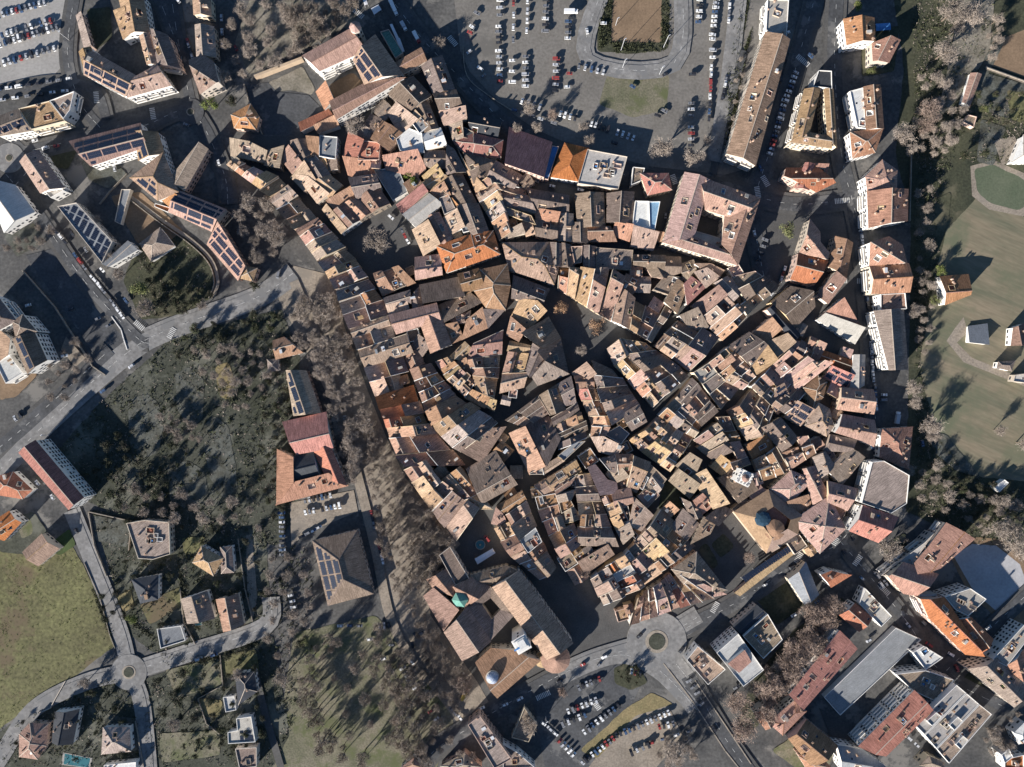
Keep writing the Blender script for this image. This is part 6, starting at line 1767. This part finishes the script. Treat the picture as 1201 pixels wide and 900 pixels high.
t_ = tower("church_tower", "round church tower with mottled blue dome at the promenade corner", at(440, 790, 17, 480, 620, 4.5), 4.2, 16, 16, WALL[0], top="dome", tm=dblue, th=3.0)
t_ = tower("bell_tower", "square white bell tower with blue edge rising behind the cathedral nave", at(592, 612, 24, 480, 620, 4.5), 6.3, 24, 4, WHITE, a0=math.radians(-15), top=None)
m = MB(); m.box((0, 0), (math.cos(math.radians(30)), math.sin(math.radians(30))), 7.4, 7.4, 24.36, 25.2); m.obj("parapet", WHITE, t_)
m = MB(); m.box((.3, .6), (math.cos(math.radians(30)), math.sin(math.radians(30))), 4.6, 5.2, 25.2, 25.6); m.obj("roof", ROOF['w'], t_)
m = MB(); m.box((-1.6, -1.9), (math.cos(math.radians(30)), math.sin(math.radians(30))), 6.6, 1.0, 25.2, 25.5); m.obj("roof_edge", BLUE, t_)
t_ = tower("apse", "round apse with pinkish conical roof at the cathedral end", at(772, 690, 11, 480, 620, 4.5), 9.0, 10, 14, WALL[2], top="cone", tm=ROOF['p'], th=3.4)
t_ = tower("apse", "small round side apse beside the larger cathedral apse", at(705, 692, 8, 480, 620, 4.5), 5.2, 7.5, 14, WALL[2], top="cone", tm=ROOF['y'], th=2.2)
t_ = tower("turret", "green copper turret roof among the abbey roofs", at(268, 378, 14, 480, 620, 4.5), 5.0, 13, 6, WALL[2], top="cone", tm=ROOF['e'], th=3.5)
t_ = tower("white_church_tower", "bright white square church tower with crenellated top", at(82, 785, 21, 860, 430, 6), 6.0, 20, 4, WHITE, a0=math.radians(20), top=None)
for i in range(4):
    P = ngon((0, 0), 5.9, 4, math.radians(20)); a, b = P[i], P[(i + 1) % 4]; d = norm(sub(b, a))
    for j in range(4):
        f = (j + .5) / 4; q = MB(); q.box((a[0] + (b[0] - a[0]) * f, a[1] + (b[1] - a[1]) * f), d, 1.1, .7, 20.36, 21.5); q.obj("merlon", WHITE, t_)
m = MB(); m.prism(ngon((0, 0), 2.6, 8), 20.36, 22.2); m.obj("stair_turret", WHITE, t_); m = MB(); cone(m, (0, 0), 2.7, 22.21, 23.4, 8); m.obj("roof", ROOF['c'], t_)
t_ = tower("convent_belfry", "cream belfry of the convent church beside the parked trucks", at(465, 125, 19, 300, 0, 4), 3.6, 18, 8, WALL[0], top="cone", tm=ROOF['p'], th=3.5)
# dome hall: ring of roofs round a glazed lantern
O_ = [at(x, y, 10, 860, 550, 6) for x, y in ((10, 305), (250, 150), (490, 335), (450, 460), (235, 590))]
if area(O_) < 0: O_.reverse()
cc = centroid(O_); root = tag(empty("dome_hall", (cc[0], cc[1], 0)), "large tan hipped hall with a blue glass dome in the middle", "hall")
O2 = [sub(p, cc) for p in O_]; I2 = [(p[0] * .5, p[1] * .5) for p in O2]; w_ = MB(); w_.prism(O2, 0, 9.9, top=False); w_.obj("wall", WALL[1], root)
OO = [(p[0] * 1.03, p[1] * 1.03) for p in O2]
for i in range(len(O2)):
    j = (i + 1) % len(O2); m = MB()
    q = [(*OO[i], 9.8), (*OO[j], 9.8), (*I2[j], 13.8), (*I2[i], 13.8)]; m.poly(q); m.poly([(x, y, z - .25) for x, y, z in reversed(q)])
    for a, b in zip(q, q[1:] + q[:1]): m.poly([(a[0], a[1], a[2] - .25), (b[0], b[1], b[2] - .25), b, a])
    m.obj("roof_slope", ROOF['t'], root)
m = MB(); m.prism([(p[0] * .97, p[1] * .97) for p in I2], 9.0, 9.3); m.obj("inner_court", ROOF['c'], root)
dc = sub(at(215, 355, 15, 860, 550, 6), cc); m = MB(); m.prism(ngon(dc, 5.5, 8), 9.3, 13.0); m.obj("lantern_drum", WALL[0], root)
GL2 = material("blue_roof_glass", (0.03, 0.06, 0.09), 0.2, 0.3, 0.6, 2.0, spec=0.5); m = MB(); dome(m, dc, 5.6, 13.0, 2.4, 8, 3); m.obj("glass_dome", GL2, root)
hc = sub(at(290, 430, 13, 860, 550, 6), cc); m = MB(); m.prism(ngon(hc, 6.6, 12), 9.3, 13, top=False); cone(m, hc, 6.9, 13, 15, 12); m.obj("round_roof", ROOF['c'], root)
# long solar strip on the low roof beside the street
A_, B_ = at(60, 765, 6, 860, 550, 6), at(395, 540, 6, 860, 550, 6); d = norm(sub(B_, A_)); L_ = math.hypot(*sub(B_, A_)); nn = (d[1], -d[0]); ax0 = ((A_[0] + B_[0]) / 2, (A_[1] + B_[1]) / 2)
root = tag(empty("solar_carport", (A_[0], A_[1], 0)), "long solar carport strip beside the street below the dome hall", "carport"); m = MB()
for i in range(int(L_ / 10) + 1): m.box((d[0] * i * 10 + nn[0] * 1.5, d[1] * i * 10 + nn[1] * 1.5), d, .25, .25, 0, 5.9)
m.obj("frame", METAL, root)
for j in range(int(L_ / 1.75)):
    for r_ in range(3):
        m = MB(); m.box((d[0] * (j * 1.75 + 1) + nn[0] * (r_ * 1.5 + .3), d[1] * (j * 1.75 + 1) + nn[1] * (r_ * 1.5 + .3)), d, 1.6, 1.36, 6.4 - r_ * .3, 6.5 - r_ * .3); m.obj("solar_panel", SOLAR, root)
# market canopy, fountain and trucks
def canopy(label, pts, h, mat, name="market_canopy", cat="canopy"):
    P = [at(*p[:2], h, *p[2:]) for p in pts]
    if area(P) < 0: P.reverse()
    c = centroid(P); root = tag(empty(name, (c[0], c[1], 0)), label, cat); m = MB(); Q = [sub(p, c) for p in P]
    R1 = ((Q[0][0] + Q[3][0]) / 2 * .96, (Q[0][1] + Q[3][1]) / 2 * .96); R2 = ((Q[1][0] + Q[2][0]) / 2 * .96, (Q[1][1] + Q[2][1]) / 2 * .96)
    for a, b, e, f in ((Q[0], Q[1], R2, R1), (Q[2], Q[3], R1, R2)): m.poly([(*a, h), (*b, h), (*e, h + .7), (*f, h + .7)])
    m.poly([(*Q[1], h), (*Q[2], h), (*R2, h + .7)]); m.poly([(*Q[3], h), (*Q[0], h), (*R1, h + .7)]); m.poly([(*q, h - .05) for q in reversed(Q)])
    m.obj("canopy_cloth", mat, root)
    for q in Q: m = MB(); m.box((q[0] * .96, q[1] * .96), (1, 0), .12, .12, 0, h); m.obj("pole", METAL, root)
canvas = material("white_canvas", (0.72, 0.72, 0.74), 0.8, 0.1)
T48 = (480, 620, 4.5)
canopy("long white market canopy standing in the dark cathedral square", [(345, 160, *T48), (440, 105, *T48), (455, 130, *T48), (360, 190, *T48)], 3.2, canvas)
T30 = (300, 0, 4)
for i, q in enumerate([[(628, 115), (640, 112), (672, 180), (660, 188)], [(658, 185), (675, 178), (698, 240), (684, 250)], [(540, 40), (575, 22), (590, 45), (555, 70)], [(500, -10), (515, -14), (525, 20), (510, 26)]]):
    canopy(["white market stall roof in line beside the flat green roof", "white market stall roof at the corner of the green roof", "small white stall roof between trucks and convent", "narrow white stall roof at the top square edge"][i], [(*p, *T30) for p in q], 3.0, canvas, "market_stall", "stall")
canopy("blue tarpaulin stretched beside the orange villa", [(508, 112, 900, 0, 4), (575, 108, 900, 0, 4), (580, 140, 900, 0, 4), (510, 146, 900, 0, 4)], 2.6, BLUE, "tarpaulin", "tarpaulin")
c = at(375, 85, 0, *T48); root = tag(empty("fountain", (c[0], c[1], 0)), "round stone fountain beside the white canopy in the square", "fountain")
m = MB(); m.prism(ngon((0, 0), 3.4, 20), 0, .75); m.obj("basin", stonewall, root); m = MB(); m.prism(ngon((0, 0), 2.9, 20), .76, .78); m.obj("water", POOL, root); m = MB(); m.prism(ngon((0, 0), .5, 10), .78, 2.2); m.obj("column", stonewall, root)
# swimming pools
def pool(label, pts):
    P = [at(x, y, 0, 0, 675, 4) for x, y in pts]; P = P if area(P) > 0 else P[::-1]; c = centroid(P); root = tag(empty("swimming_pool", (c[0], c[1], 0)), label, "pool")
    Q = [sub(p, c) for p in P]; m = MB(); m.prism([(q[0] * 1.15, q[1] * 1.15) for q in Q], 0, .3); m.obj("surround", ROOF['s'], root); m = MB(); m.prism(Q, .3, .33); m.obj("water", POOL, root)
pool("long shaded swimming pool below the western villas", [(305, 835), (425, 858), (415, 900), (300, 885)])
pool("small turquoise pool beside the pale grey villa", [(915, 218), (945, 215), (948, 232), (918, 236)])
# garden walls
def wall(label, pts, h=1.8, th=.5, mat=stonewall, name="garden_wall", cat="wall"):
    P = [W(*p) for p in pts]; c = P[0]; m = MB()
    for a, b in zip(P, P[1:]):
        d = norm(sub(b, a)); m.box(sub(((a[0] + b[0]) / 2, (a[1] + b[1]) / 2), c), d, math.hypot(*sub(b, a)) + th * .6, th, 0, h)
    o = m.obj(name, mat, None, (c[0], c[1], 0)); tag(o, label, cat)
wall("curved stone wall round the school garden", smooth_line([(155, 236), (190, 263), (225, 288), (246, 310), (252, 332), (246, 350)]))
wall("long stone wall between the west car park and villas", [(28, 318), (65, 360), (110, 430), (125, 440)])
wall("white zigzag wall at the west car park exit", [(132, 372), (143, 387), (146, 398), (150, 410)], 1.2, .6, WHITE)
wall("low stone wall on the field side lane", [(1155, 80), (1205, 98)], 1.5, .6)
wall("stone parapet along the north car park edge", smooth_line([(543, 55), (548, 90), (572, 112), (600, 130)]), 1.2, .5)
wall("garden wall beside the lane to the long red block", [(105, 600), (112, 640), (126, 675)], 1.6, .5)
wall("garden wall along the convent hillside", [(302, 93), (330, 82), (356, 72)], 5, 1.6, WALL[1])
wall("fence wall along the meadow lane", [(100, 660), (118, 700), (130, 745), (136, 760)], 1.3, .3)
wall("viaduct parapet on the town side of the southern road", [(778, 778), (812, 822), (850, 880), (870, 905)], 1.1, .7)
wall("viaduct parapet on the far side of the southern road", [(815, 798), (838, 832), (880, 895)], 1.1, .7)
wall("wall of the walled garden near the villas", [(212, 690), (216, 730), (230, 755)], 1.5, .4)
wall("hedge wall round the farm yard", [(1068, 180), (1066, 260)], 1.5, .5)
wall("garden wall between two lower villa gardens", [(259, 768), (262, 803), (233, 819), (243, 848), (258, 860)], 1.5, .4)
wall("garden wall in front of the grey stepped villa", [(105, 600), (155, 611), (152, 645)], 1.6, .5)
wall("long wall on the lane side of the tan hipped villa", [(280, 632), (288, 690), (297, 728)], 1.6, .4)
wall("pale wall round the pool villa", [(78, 798), (60, 830), (48, 835)], 1.5, .4, WALL[0])
wall("wall between the lowest villas", [(160, 845), (166, 880), (170, 900)], 1.5, .4)
wall("low wall beside the convent yard", [(287, 100), (295, 130), (308, 158)], 1.8, .5)
wall("yard wall behind the school garden", [(150, 205), (130, 225), (118, 240)], 1.8, .4)
# lamp masts
def lamp(u, v, h, label):
    p = W(u, v); root = tag(empty("lamp_mast", (p[0], p[1], 0)), label, "lamp mast", "lamp masts"); m = MB(); m.prism(ngon((0, 0), .16, 6), 0, h); m.obj("pole", METAL, root)
    m = MB(); m.box((.5, .3), norm((.8, .5)), 1.6, .5, h, h + .2); m.obj("lamp_head", METAL, root)
for u, v, h, l in ((728, 60, 16, "tall lamp mast at the pitch corner nearer the parked trucks"), (778, 56, 16, "tall lamp mast at the pitch corner nearer the long apartment block"), (730, 80, 12, "lamp mast on the dry grass island"), (773, 88, 12, "lamp mast at the car park end of the grass island"),
                   (82, 48, 12, "lamp mast in the crowded north-west car park"), (57, 510, 8, "lamp mast beside the west road"), (640, 840, 9, "lamp mast on the southern car park"), (722, 30, 9, "lamp mast beside the pitch hedge"), (690, 815, 9, "lamp mast between the southern parking rows")): lamp(u, v, h, l)
# ---------------------------------------------------------------- vehicles
PAINTS = [("white", (0.75, 0.75, 0.74), 9), ("silver", (0.45, 0.46, 0.48), 6), ("grey", (0.18, 0.185, 0.2), 6), ("black", (0.03, 0.03, 0.035), 5), ("blue", (0.05, 0.09, 0.17), 3), ("red", (0.3, 0.05, 0.045), 2)]
PM = {}
for n_, c_, w_ in PAINTS: PM[n_] = material("car_paint_" + n_, c_, 0.35, 0.06, spec=0.5)
TYRE = material("tyre_rubber", (0.02, 0.02, 0.02), 0.9, 0.1)
def car_meshes(kind):
    L, Wd, Hh = {"hatchback": (4.0, 1.75, 1.48), "estate": (4.6, 1.82, 1.5), "van": (4.9, 1.95, 1.95)}[kind]
    prof = {"hatchback": [(-2, .35), (-2, .85), (-1.9, 1.0), (.95, .95), (1.95, .75), (2, .35)], "estate": [(-2.3, .35), (-2.3, .9), (-2.2, 1.02), (1.05, .97), (2.2, .76), (2.3, .35)], "van": [(-2.45, .35), (-2.45, 1.2), (-2.4, 1.25), (1.6, 1.1), (2.4, .9), (2.45, .35)]}[kind]
    cab = {"hatchback": (-1.9, -1.45, .3, .95), "estate": (-2.2, -1.75, .4, 1.05), "van": (-2.4, -2.25, .9, 1.6)}[kind]
    body = MB(); w = Wd / 2; n = len(prof)
    for i in range(n):
        a, b = prof[i], prof[(i + 1) % n]; body.poly([(a[0], w, a[1]), (b[0], w, b[1]), (b[0], -w, b[1]), (a[0], -w, a[1])])
    body.poly([(p[0], -w, p[1]) for p in reversed(prof)]); body.poly([(p[0], w, p[1]) for p in prof])
    zb = .93 if kind != "van" else 1.08; wt = w * .78
    tp = [(cab[1], -wt), (cab[2], -wt), (cab[2], wt), (cab[1], wt)]
    body.poly([(x, y, Hh) for x, y in tp]); body.prism(tp, Hh - .05, Hh - .001, top=False)
    for x in (-L * .31, L * .31):
        for sg in (-1, 1):
            P = [(x + .32 * math.cos(t), .32 + .32 * math.sin(t)) for t in [2 * math.pi * i / 10 for i in range(10)]]
            body.poly([(p[0], sg * (w + .01), p[1]) for p in (P if sg < 0 else P[::-1])], 1)
            for i in range(10):
                a, b = P[i], P[(i + 1) % 10]; body.poly([(a[0], sg * (w + .01), a[1]), (b[0], sg * (w + .01), b[1]), (b[0], sg * (w - .2), b[1]), (a[0], sg * (w - .2), a[1])], 1)
    gl = MB(); lo = [(cab[0], -w * .95), (cab[3], -w * .95), (cab[3], w * .95), (cab[0], w * .95)]
    for i in range(4):
        j = (i + 1) % 4; gl.poly([(*lo[i], zb), (*lo[j], zb), (*tp[j], Hh - .04), (*tp[i], Hh - .04)])
    gl.poly([(*q, zb) for q in lo])
    return body, gl
CARM = {}
for k_ in ("hatchback", "estate", "van"):
    b_, g_ = car_meshes(k_); gm = bpy.data.meshes.new("windows"); gm.from_pydata(g_.v, [], g_.f); gm.materials.append(GLASS)
    for n_, c_, w_ in PAINTS:
        me = bpy.data.meshes.new("body"); me.from_pydata(b_.v, [], b_.f); me.materials.append(PM[n_]); me.materials.append(TYRE); me.polygons.foreach_set("material_index", b_.m); CARM[(k_, n_)] = (me, gm)
rng = random.Random(5); ncar = 0
LOTS = [((0, 0, 95, 110), "in the crowded north-west car park"), ((525, 0, 700, 150), "in the western half of the north car park"), ((700, 0, 905, 200), "in the eastern half of the north car park"), ((905, 0, 960, 200), "along the diagonal northern street"), ((600, 740, 835, 900), "in the southern car parks"),
        ((320, 560, 480, 700), "near the red complex"), ((320, 700, 560, 900), "beside the park grove"), ((40, 230, 180, 460), "along the western street"), ((1000, 220, 1050, 470), "along the east ring street"), ((1000, 640, 1201, 900), "on the south-eastern streets"), ((860, 640, 1000, 800), "by the southern ring street"), ((740, 180, 1000, 340), "round the courtyard palace"), ((180, 0, 300, 220), "on the northern approach streets")]
def lotname(u, v):
    for (a, b, c, d_), n_ in LOTS:
        if a <= u <= c and b <= v <= d_: return n_
    return "parked outside the old town lots"
def put_car(u, v, ang):
    global ncar
    r = rng.random(); kind = "hatchback" if r < .6 else "estate" if r < .9 else "van"
    colr = rng.choices([p[0] for p in PAINTS], [p[2] for p in PAINTS])[0]
    p = W(u, v); root = empty({"hatchback": "hatchback", "estate": "estate_car", "van": "van"}[kind], (p[0], p[1], rz + 0.02), ang + (math.pi if rng.random() < .5 else 0))
    ln = lotname(u, v); tag(root, f"{colr} {kind} {ln}" if ln.startswith("parked") else f"{colr} {kind} parked {ln}", kind if kind == "van" else "car", f"{colr} {kind} cars {ln}")
    for me, nm in zip(CARM[(kind, colr)], ("body", "windows")): link(bpy.data.objects.new(nm, me), root)
    ncar += 1
for ln in CAR_DATA.strip().splitlines():
    tok = ln.split()
    if tok[0] == 'T': setT(tok); continue
    a, b = pt(tok[1]), pt(tok[2]); n = int(tok[3]); A0, B0 = W(*a), W(*b); ang = math.atan2(B0[1] - A0[1], B0[0] - A0[0]) + (math.pi / 2 if tok[4] == 'p' else 0)
    for i in range(n):
        if n > 4 and rng.random() < .06: continue
        t = i / (n - 1) if n > 1 else .5
        put_car(a[0] + (b[0] - a[0]) * t + rng.uniform(-.3, .3), a[1] + (b[1] - a[1]) * t + rng.uniform(-.3, .3), ang + rng.uniform(-.06, .06))
def truck(u, v, ang, L, col, label, box2=None):
    p = W(u, v); a = math.radians(ang); root = tag(empty("truck", (p[0], p[1], rz + .02), a), label, "truck")
    m = MB(); m.box((-.9, 0), (1, 0), L - 2, 2.4, .9, 3.3); m.obj("cargo_box", col, root); m = MB(); m.box((L / 2 - .75, 0), (1, 0), 1.7, 2.2, .6, 2.5); m.obj("cab", box2 or PM["white"], root)
    m = MB(); m.box((L / 2 + .06, 0), (1, 0), .1, 1.9, 1.5, 2.3); m.obj("windscreen", GLASS, root)
    for x in (-L * .3, L * .33):
        for sg in (-1, 1): m = MB(); m.box((x, sg * 1.0), (1, 0), .9, .3, 0, .9); m.obj("wheel", TYRE, root)
YEL = material("yellow_paint", (0.6, 0.4, 0.08), 0.5, 0.1)
truck(462, 11, -65, 11, PM["white"], "long white truck beside the top square")
truck(474, 33, -60, 6, PM["silver"], "white van truck parked by the stalls")
truck(489, 46, -62, 8, PM["white"], "white truck with purple cab beside the convent outbuilding", PM["red"])
truck(669, 16, 0, 9, PM["white"], "white box truck at the northern parking row end")
truck(545, 813, 55, 8, YEL, "yellow and red truck at the foot of the church", PM["red"])
truck(1050, 490, 80, 8, PM["silver"], "grey truck on the yard behind the east ring")
print("cars", ncar)
# ---------------------------------------------------------------- trees
BARK = material("bark", (0.16, 0.125, 0.095), 0.95, 0.3)
TWIG = material("bare_twigs", (0.37, 0.31, 0.26), 0.95, 0.3, 0.3, 2.0, rnd=0.2)
TWIGP = material("reddish_twigs", (0.38, 0.285, 0.23), 0.95, 0.3, 0.3, 2.0, rnd=0.2)
LEAFO = material("dry_orange_leaves", (0.42, 0.25, 0.14), 0.9, 0.35, 0.5, 3.0, rnd=0.15, hue=0.01)
LEAFE = material("evergreen_leaves", (0.065, 0.07, 0.036), 0.8, 0.45, 0.5, 3.0, rnd=0.3, hue=0.02)
LEAFG = material("bright_leaves", (0.17, 0.2, 0.05), 0.8, 0.4, 0.5, 3.0, rnd=0.15, hue=0.02)
def tube(m, a, b, r0, r1, n=4):
    d = (Vector(b) - Vector(a)).normalized(); x = d.cross(Vector((0, 0, 1)))
    x = Vector((1, 0, 0)) if x.length < .1 else x.normalized(); y = d.cross(x)
    A = [Vector(a) + (x * math.cos(t) + y * math.sin(t)) * r0 for t in [2 * math.pi * i / n for i in range(n)]]; B = [Vector(b) + (x * math.cos(t) + y * math.sin(t)) * r1 for t in [2 * math.pi * i / n for i in range(n)]]
    for i in range(n): m.poly([A[i], A[(i + 1) % n], B[(i + 1) % n], B[i]])
def make_tree(seed, kind):
    g = random.Random(seed); R = 1.0; tr = MB(); cr = MB()   # unit crown radius 5 m, height about 10 m
    tube(tr, (0, 0, 0), (0, 0, 3.2), .32, .24, 6); ends = []
    for i in range(7):
        a = 2 * math.pi * i / 7 + g.uniform(-.4, .4); e = (math.cos(a) * g.uniform(1.6, 2.8), math.sin(a) * g.uniform(1.6, 2.8), g.uniform(5.5, 7.5)); tube(tr, (0, 0, 3.0), e, .2, .1); ends.append(Vector(e))
        for j in range(4):
            e2 = Vector(e) + Vector((g.uniform(-1.6, 1.6), g.uniform(-1.6, 1.6), g.uniform(.3, 2.2))); tube(tr, e, e2, .1, .045, 3); ends.append(e2)
    ends.append(Vector((0, 0, 8)))
    lobes = [Vector((math.cos(a) * r, math.sin(a) * r, g.uniform(5.5, 8))) for a, r in [(g.uniform(0, 6.28), g.uniform(.6, 3.6)) for _ in range(11)]]
    if kind == 'q':
        for e0_ in list(ends):
            for j in range(3):
                e2 = e0_ + Vector((g.uniform(-1.5, 1.5), g.uniform(-1.5, 1.5), g.uniform(.6, 2.4))); tube(tr, e0_, e2, .05, .02, 3)
    if kind in 'bpq':
        for _ in range(2100 if kind != 'q' else 1150):
            s = g.choice(ends) if g.random() < .55 else g.choice(lobes); d = Vector((g.gauss(0, 1), g.gauss(0, 1), g.gauss(.35, .8))).normalized()
            a = s + Vector((g.gauss(0, .55), g.gauss(0, .55), g.gauss(0, .5))); ln = g.uniform(.5, 1.5); b = a + d * ln
            if math.hypot(b.x, b.y) > 5.4: continue
            sd = d.cross(Vector((g.gauss(0, 1), g.gauss(0, 1), g.gauss(0, 1)))).normalized() * g.uniform(.035, .075); cr.poly([a - sd, a + sd, b])
    else:
        nleaf = 1500 if kind != 'o' else 1100
        for _ in range(nleaf):
            s = g.choice(lobes); d = Vector((g.gauss(0, 1), g.gauss(0, 1), g.gauss(0, 1))).normalized(); a = s + d * (1.9 * g.random() ** .45); a.z = max(a.z, 2.2)
            u = Vector((g.gauss(0, 1), g.gauss(0, 1), g.gauss(0, 1))).normalized(); v = u.cross(d + Vector((.1, .2, .3))).normalized(); sz = g.uniform(.14, .34)
            cr.poly([a - u * sz, a - v * sz * .7, a + u * sz, a + v * sz * .7])
    out = []
    for mb_, nm, mt in ((tr, "trunk", BARK), (cr, "crown", {'b': TWIG, 'p': TWIGP, 'q': TWIG, 'o': LEAFO, 'e': LEAFE, 'g': LEAFG}[kind])):
        me = bpy.data.meshes.new(nm); me.from_pydata([tuple(v) for v in mb_.v], [], mb_.f); me.materials.append(mt); out.append((nm, me))
    return out
PROTO = {k: [make_tree(i * 31 + ord(k), k) for i in range(5)] for k in 'bpqoeg'}
TN = {'b': ("bare_tree", "bare leafless tree"), 'p': ("russet_tree", "bare russet-twigged tree"), 'q': ("plane_tree", "bare tall plane tree"), 'o': ("autumn_tree", "orange-brown dry leaved tree"), 'e': ("evergreen_tree", "dark evergreen tree"), 'g': ("leafy_tree", "bright green leafy tree")}
ntree = 0
def put_tree(kind, u, v, r, where, grp):
    global ntree
    sc = r * S / 5.0; h = 6 * sc ** .6; p = W(u, v, h); nm, lab = TN[kind]
    if kind == 'b' and "promenade" in where: nm, lab = "avenue_tree", "bare grey avenue tree"
    elif kind == 'b' and ("park" in where or "garden" in where): nm, lab = "garden_tree", "bare twiggy garden tree"
    root = empty(nm, (p[0], p[1], 0), rng.uniform(0, 6.28)); zs = (sc ** .6 if sc < 1 else sc ** .8) * (1.35 if kind == 'q' else 1.0); root.scale = (sc, sc, zs)
    tag(root, f"{lab} {where}", "tree", f"{lab}s {grp}")
    for n_, me in rng.choice(PROTO[kind]): link(bpy.data.objects.new(n_, me), root)
    ntree += 1
def in_poly(P, x, y):
    c = False; j = len(P) - 1
    for i in range(len(P)):
        if (P[i][1] > y) != (P[j][1] > y) and x < (P[j][0] - P[i][0]) * (y - P[i][1]) / (P[j][1] - P[i][1]) + P[i][0]: c = not c
        j = i
    return c
for ln in TREE_DATA.strip().splitlines():
    head, tail = (ln.split('|') + [''])[:2]; tok = head.split()
    if tok[0] == 'T': setT(tok); continue
    if tok[0] == 't':
        u, v = pt(tok[3]); put_tree(tok[1], u, v, float(tok[2]), tail.strip(), tail.strip())
    if tok[0] == 's':
        P = [pt(t) for t in tail.split()]; where = " ".join(tok[4:]); r, sp = float(tok[2]), float(tok[3])
        x0, x1, y0, y1 = min(p[0] for p in P), max(p[0] for p in P), min(p[1] for p in P), max(p[1] for p in P); done = []
        for _ in range(int(9 * (x1 - x0) * (y1 - y0) / sp / sp)):
            jx, jy = rng.uniform(x0, x1), rng.uniform(y0, y1)
            if in_poly(P, jx, jy) and all((jx - a) ** 2 + (jy - b) ** 2 > (sp * .78) ** 2 for a, b in done):
                done.append((jx, jy)); put_tree(tok[1], jx, jy, r * rng.uniform(.6, 1.3), "growing in " + where, "of " + where)
print("trees", ntree)

# ---------------------------------------------------------------- undergrowth: shrubs, tufts and brambles nobody could count
def undergrowth(name, label, mat, polys, dens, smin, smax, seed):
    g = random.Random(seed); m = MB()
    for P in polys:
        x0, x1, y0, y1 = min(p[0] for p in P), max(p[0] for p in P), min(p[1] for p in P), max(p[1] for p in P)
        cl = [(g.uniform(x0, x1), g.uniform(y0, y1)) for _ in range(max(3, int((x1 - x0) * (y1 - y0) / 260)))]
        for _ in range(int((x1 - x0) * (y1 - y0) * dens)):
            if g.random() < .65: c = g.choice(cl); u, v = c[0] + g.gauss(0, 5.5), c[1] + g.gauss(0, 5.5)
            else: u, v = g.uniform(x0, x1), g.uniform(y0, y1)
            if not in_poly(P, u, v): continue
            p = W(u, v); sz = g.uniform(smin, smax) * (1 + g.random() ** 4)
            for k in range(7):
                d = Vector((g.gauss(0, 1), g.gauss(0, 1), abs(g.gauss(0, .8)))).normalized(); a = Vector((p[0], p[1], .05)) + d * sz * g.uniform(.2, 1)
                e = Vector((g.gauss(0, 1), g.gauss(0, 1), g.gauss(0, 1))).normalized() * sz * .42; f = e.cross(d).normalized() * sz * .3
                m.poly([a - e, a + f, a + e])
    tag(m.obj(name, mat), label, None, None, "stuff")
GP = [[(40, 560), (110, 480), (200, 396), (330, 362), (352, 420), (350, 600), (325, 640), (130, 600)], [(108, 598), (312, 620), (318, 728), (180, 766), (150, 742)], [(160, 802), (310, 750), (320, 900), (190, 900)], [(0, 870), (30, 838), (135, 795), (165, 830), (170, 900), (0, 900)], [(320, 640), (365, 640), (370, 740), (330, 900), (315, 760)], [(160, 290), (228, 282), (255, 345), (215, 370), (165, 375)]]
RB = [[(1070, 0), (1165, 0), (1140, 130), (1100, 240), (1100, 330), (1080, 420), (1095, 510), (1150, 565), (1201, 575), (1201, 640), (1150, 640), (1075, 600), (1072, 300)], [(1135, 130), (1201, 100), (1201, 190), (1140, 195)]]
PK = [[(345, 742), (440, 722), (520, 800), (532, 850), (490, 900), (320, 900), (335, 830)]]
undergrowth("undergrowth", "dark green shrubs and brambles covering the western gardens", LEAFE, GP, .035, .5, 1.6, 3)
undergrowth("undergrowth", "dry grey-brown scrub in the western gardens", TWIG, GP, .03, .4, 1.0, 4)
undergrowth("undergrowth", "clipped hedges along the villa lanes", LEAFE, [[(112, 690), (135, 745), (130, 748), (107, 692)], [(157, 728), (182, 745), (178, 750), (155, 734)], [(190, 765), (258, 770), (258, 776), (192, 780)], [(262, 765), (305, 748), (308, 755), (264, 772)], [(212, 655), (218, 700), (213, 702), (208, 658)], [(168, 835), (172, 900), (180, 900), (176, 835)], [(80, 800), (140, 796), (140, 803), (80, 808)]], .9, .5, 1.1, 11)
undergrowth("undergrowth", "scrub along the eastern riverbank", LEAFE, RB, .06, .5, 1.3, 5)
undergrowth("undergrowth", "dry grass tufts along the eastern riverbank", TWIG, RB, .05, .4, 1.0, 6)
undergrowth("undergrowth", "grass tufts of the sunlit meadow", LEAFG, [[(0, 650), (85, 642), (112, 692), (133, 757), (80, 798), (30, 830), (0, 865)]], .16, .15, .5, 7)
undergrowth("undergrowth", "hedges along the northern car park verges", LEAFE, [[(868, 0), (880, 0), (868, 60), (862, 170), (850, 175), (852, 90)], [(872, 60), (883, 30), (850, 180), (838, 182)], [(705, 0), (718, 0), (716, 52), (702, 58)], [(776, 0), (786, 0), (784, 56), (775, 50)], [(718, 50), (778, 50), (776, 62), (720, 62)]], .5, .6, 1.4, 8)
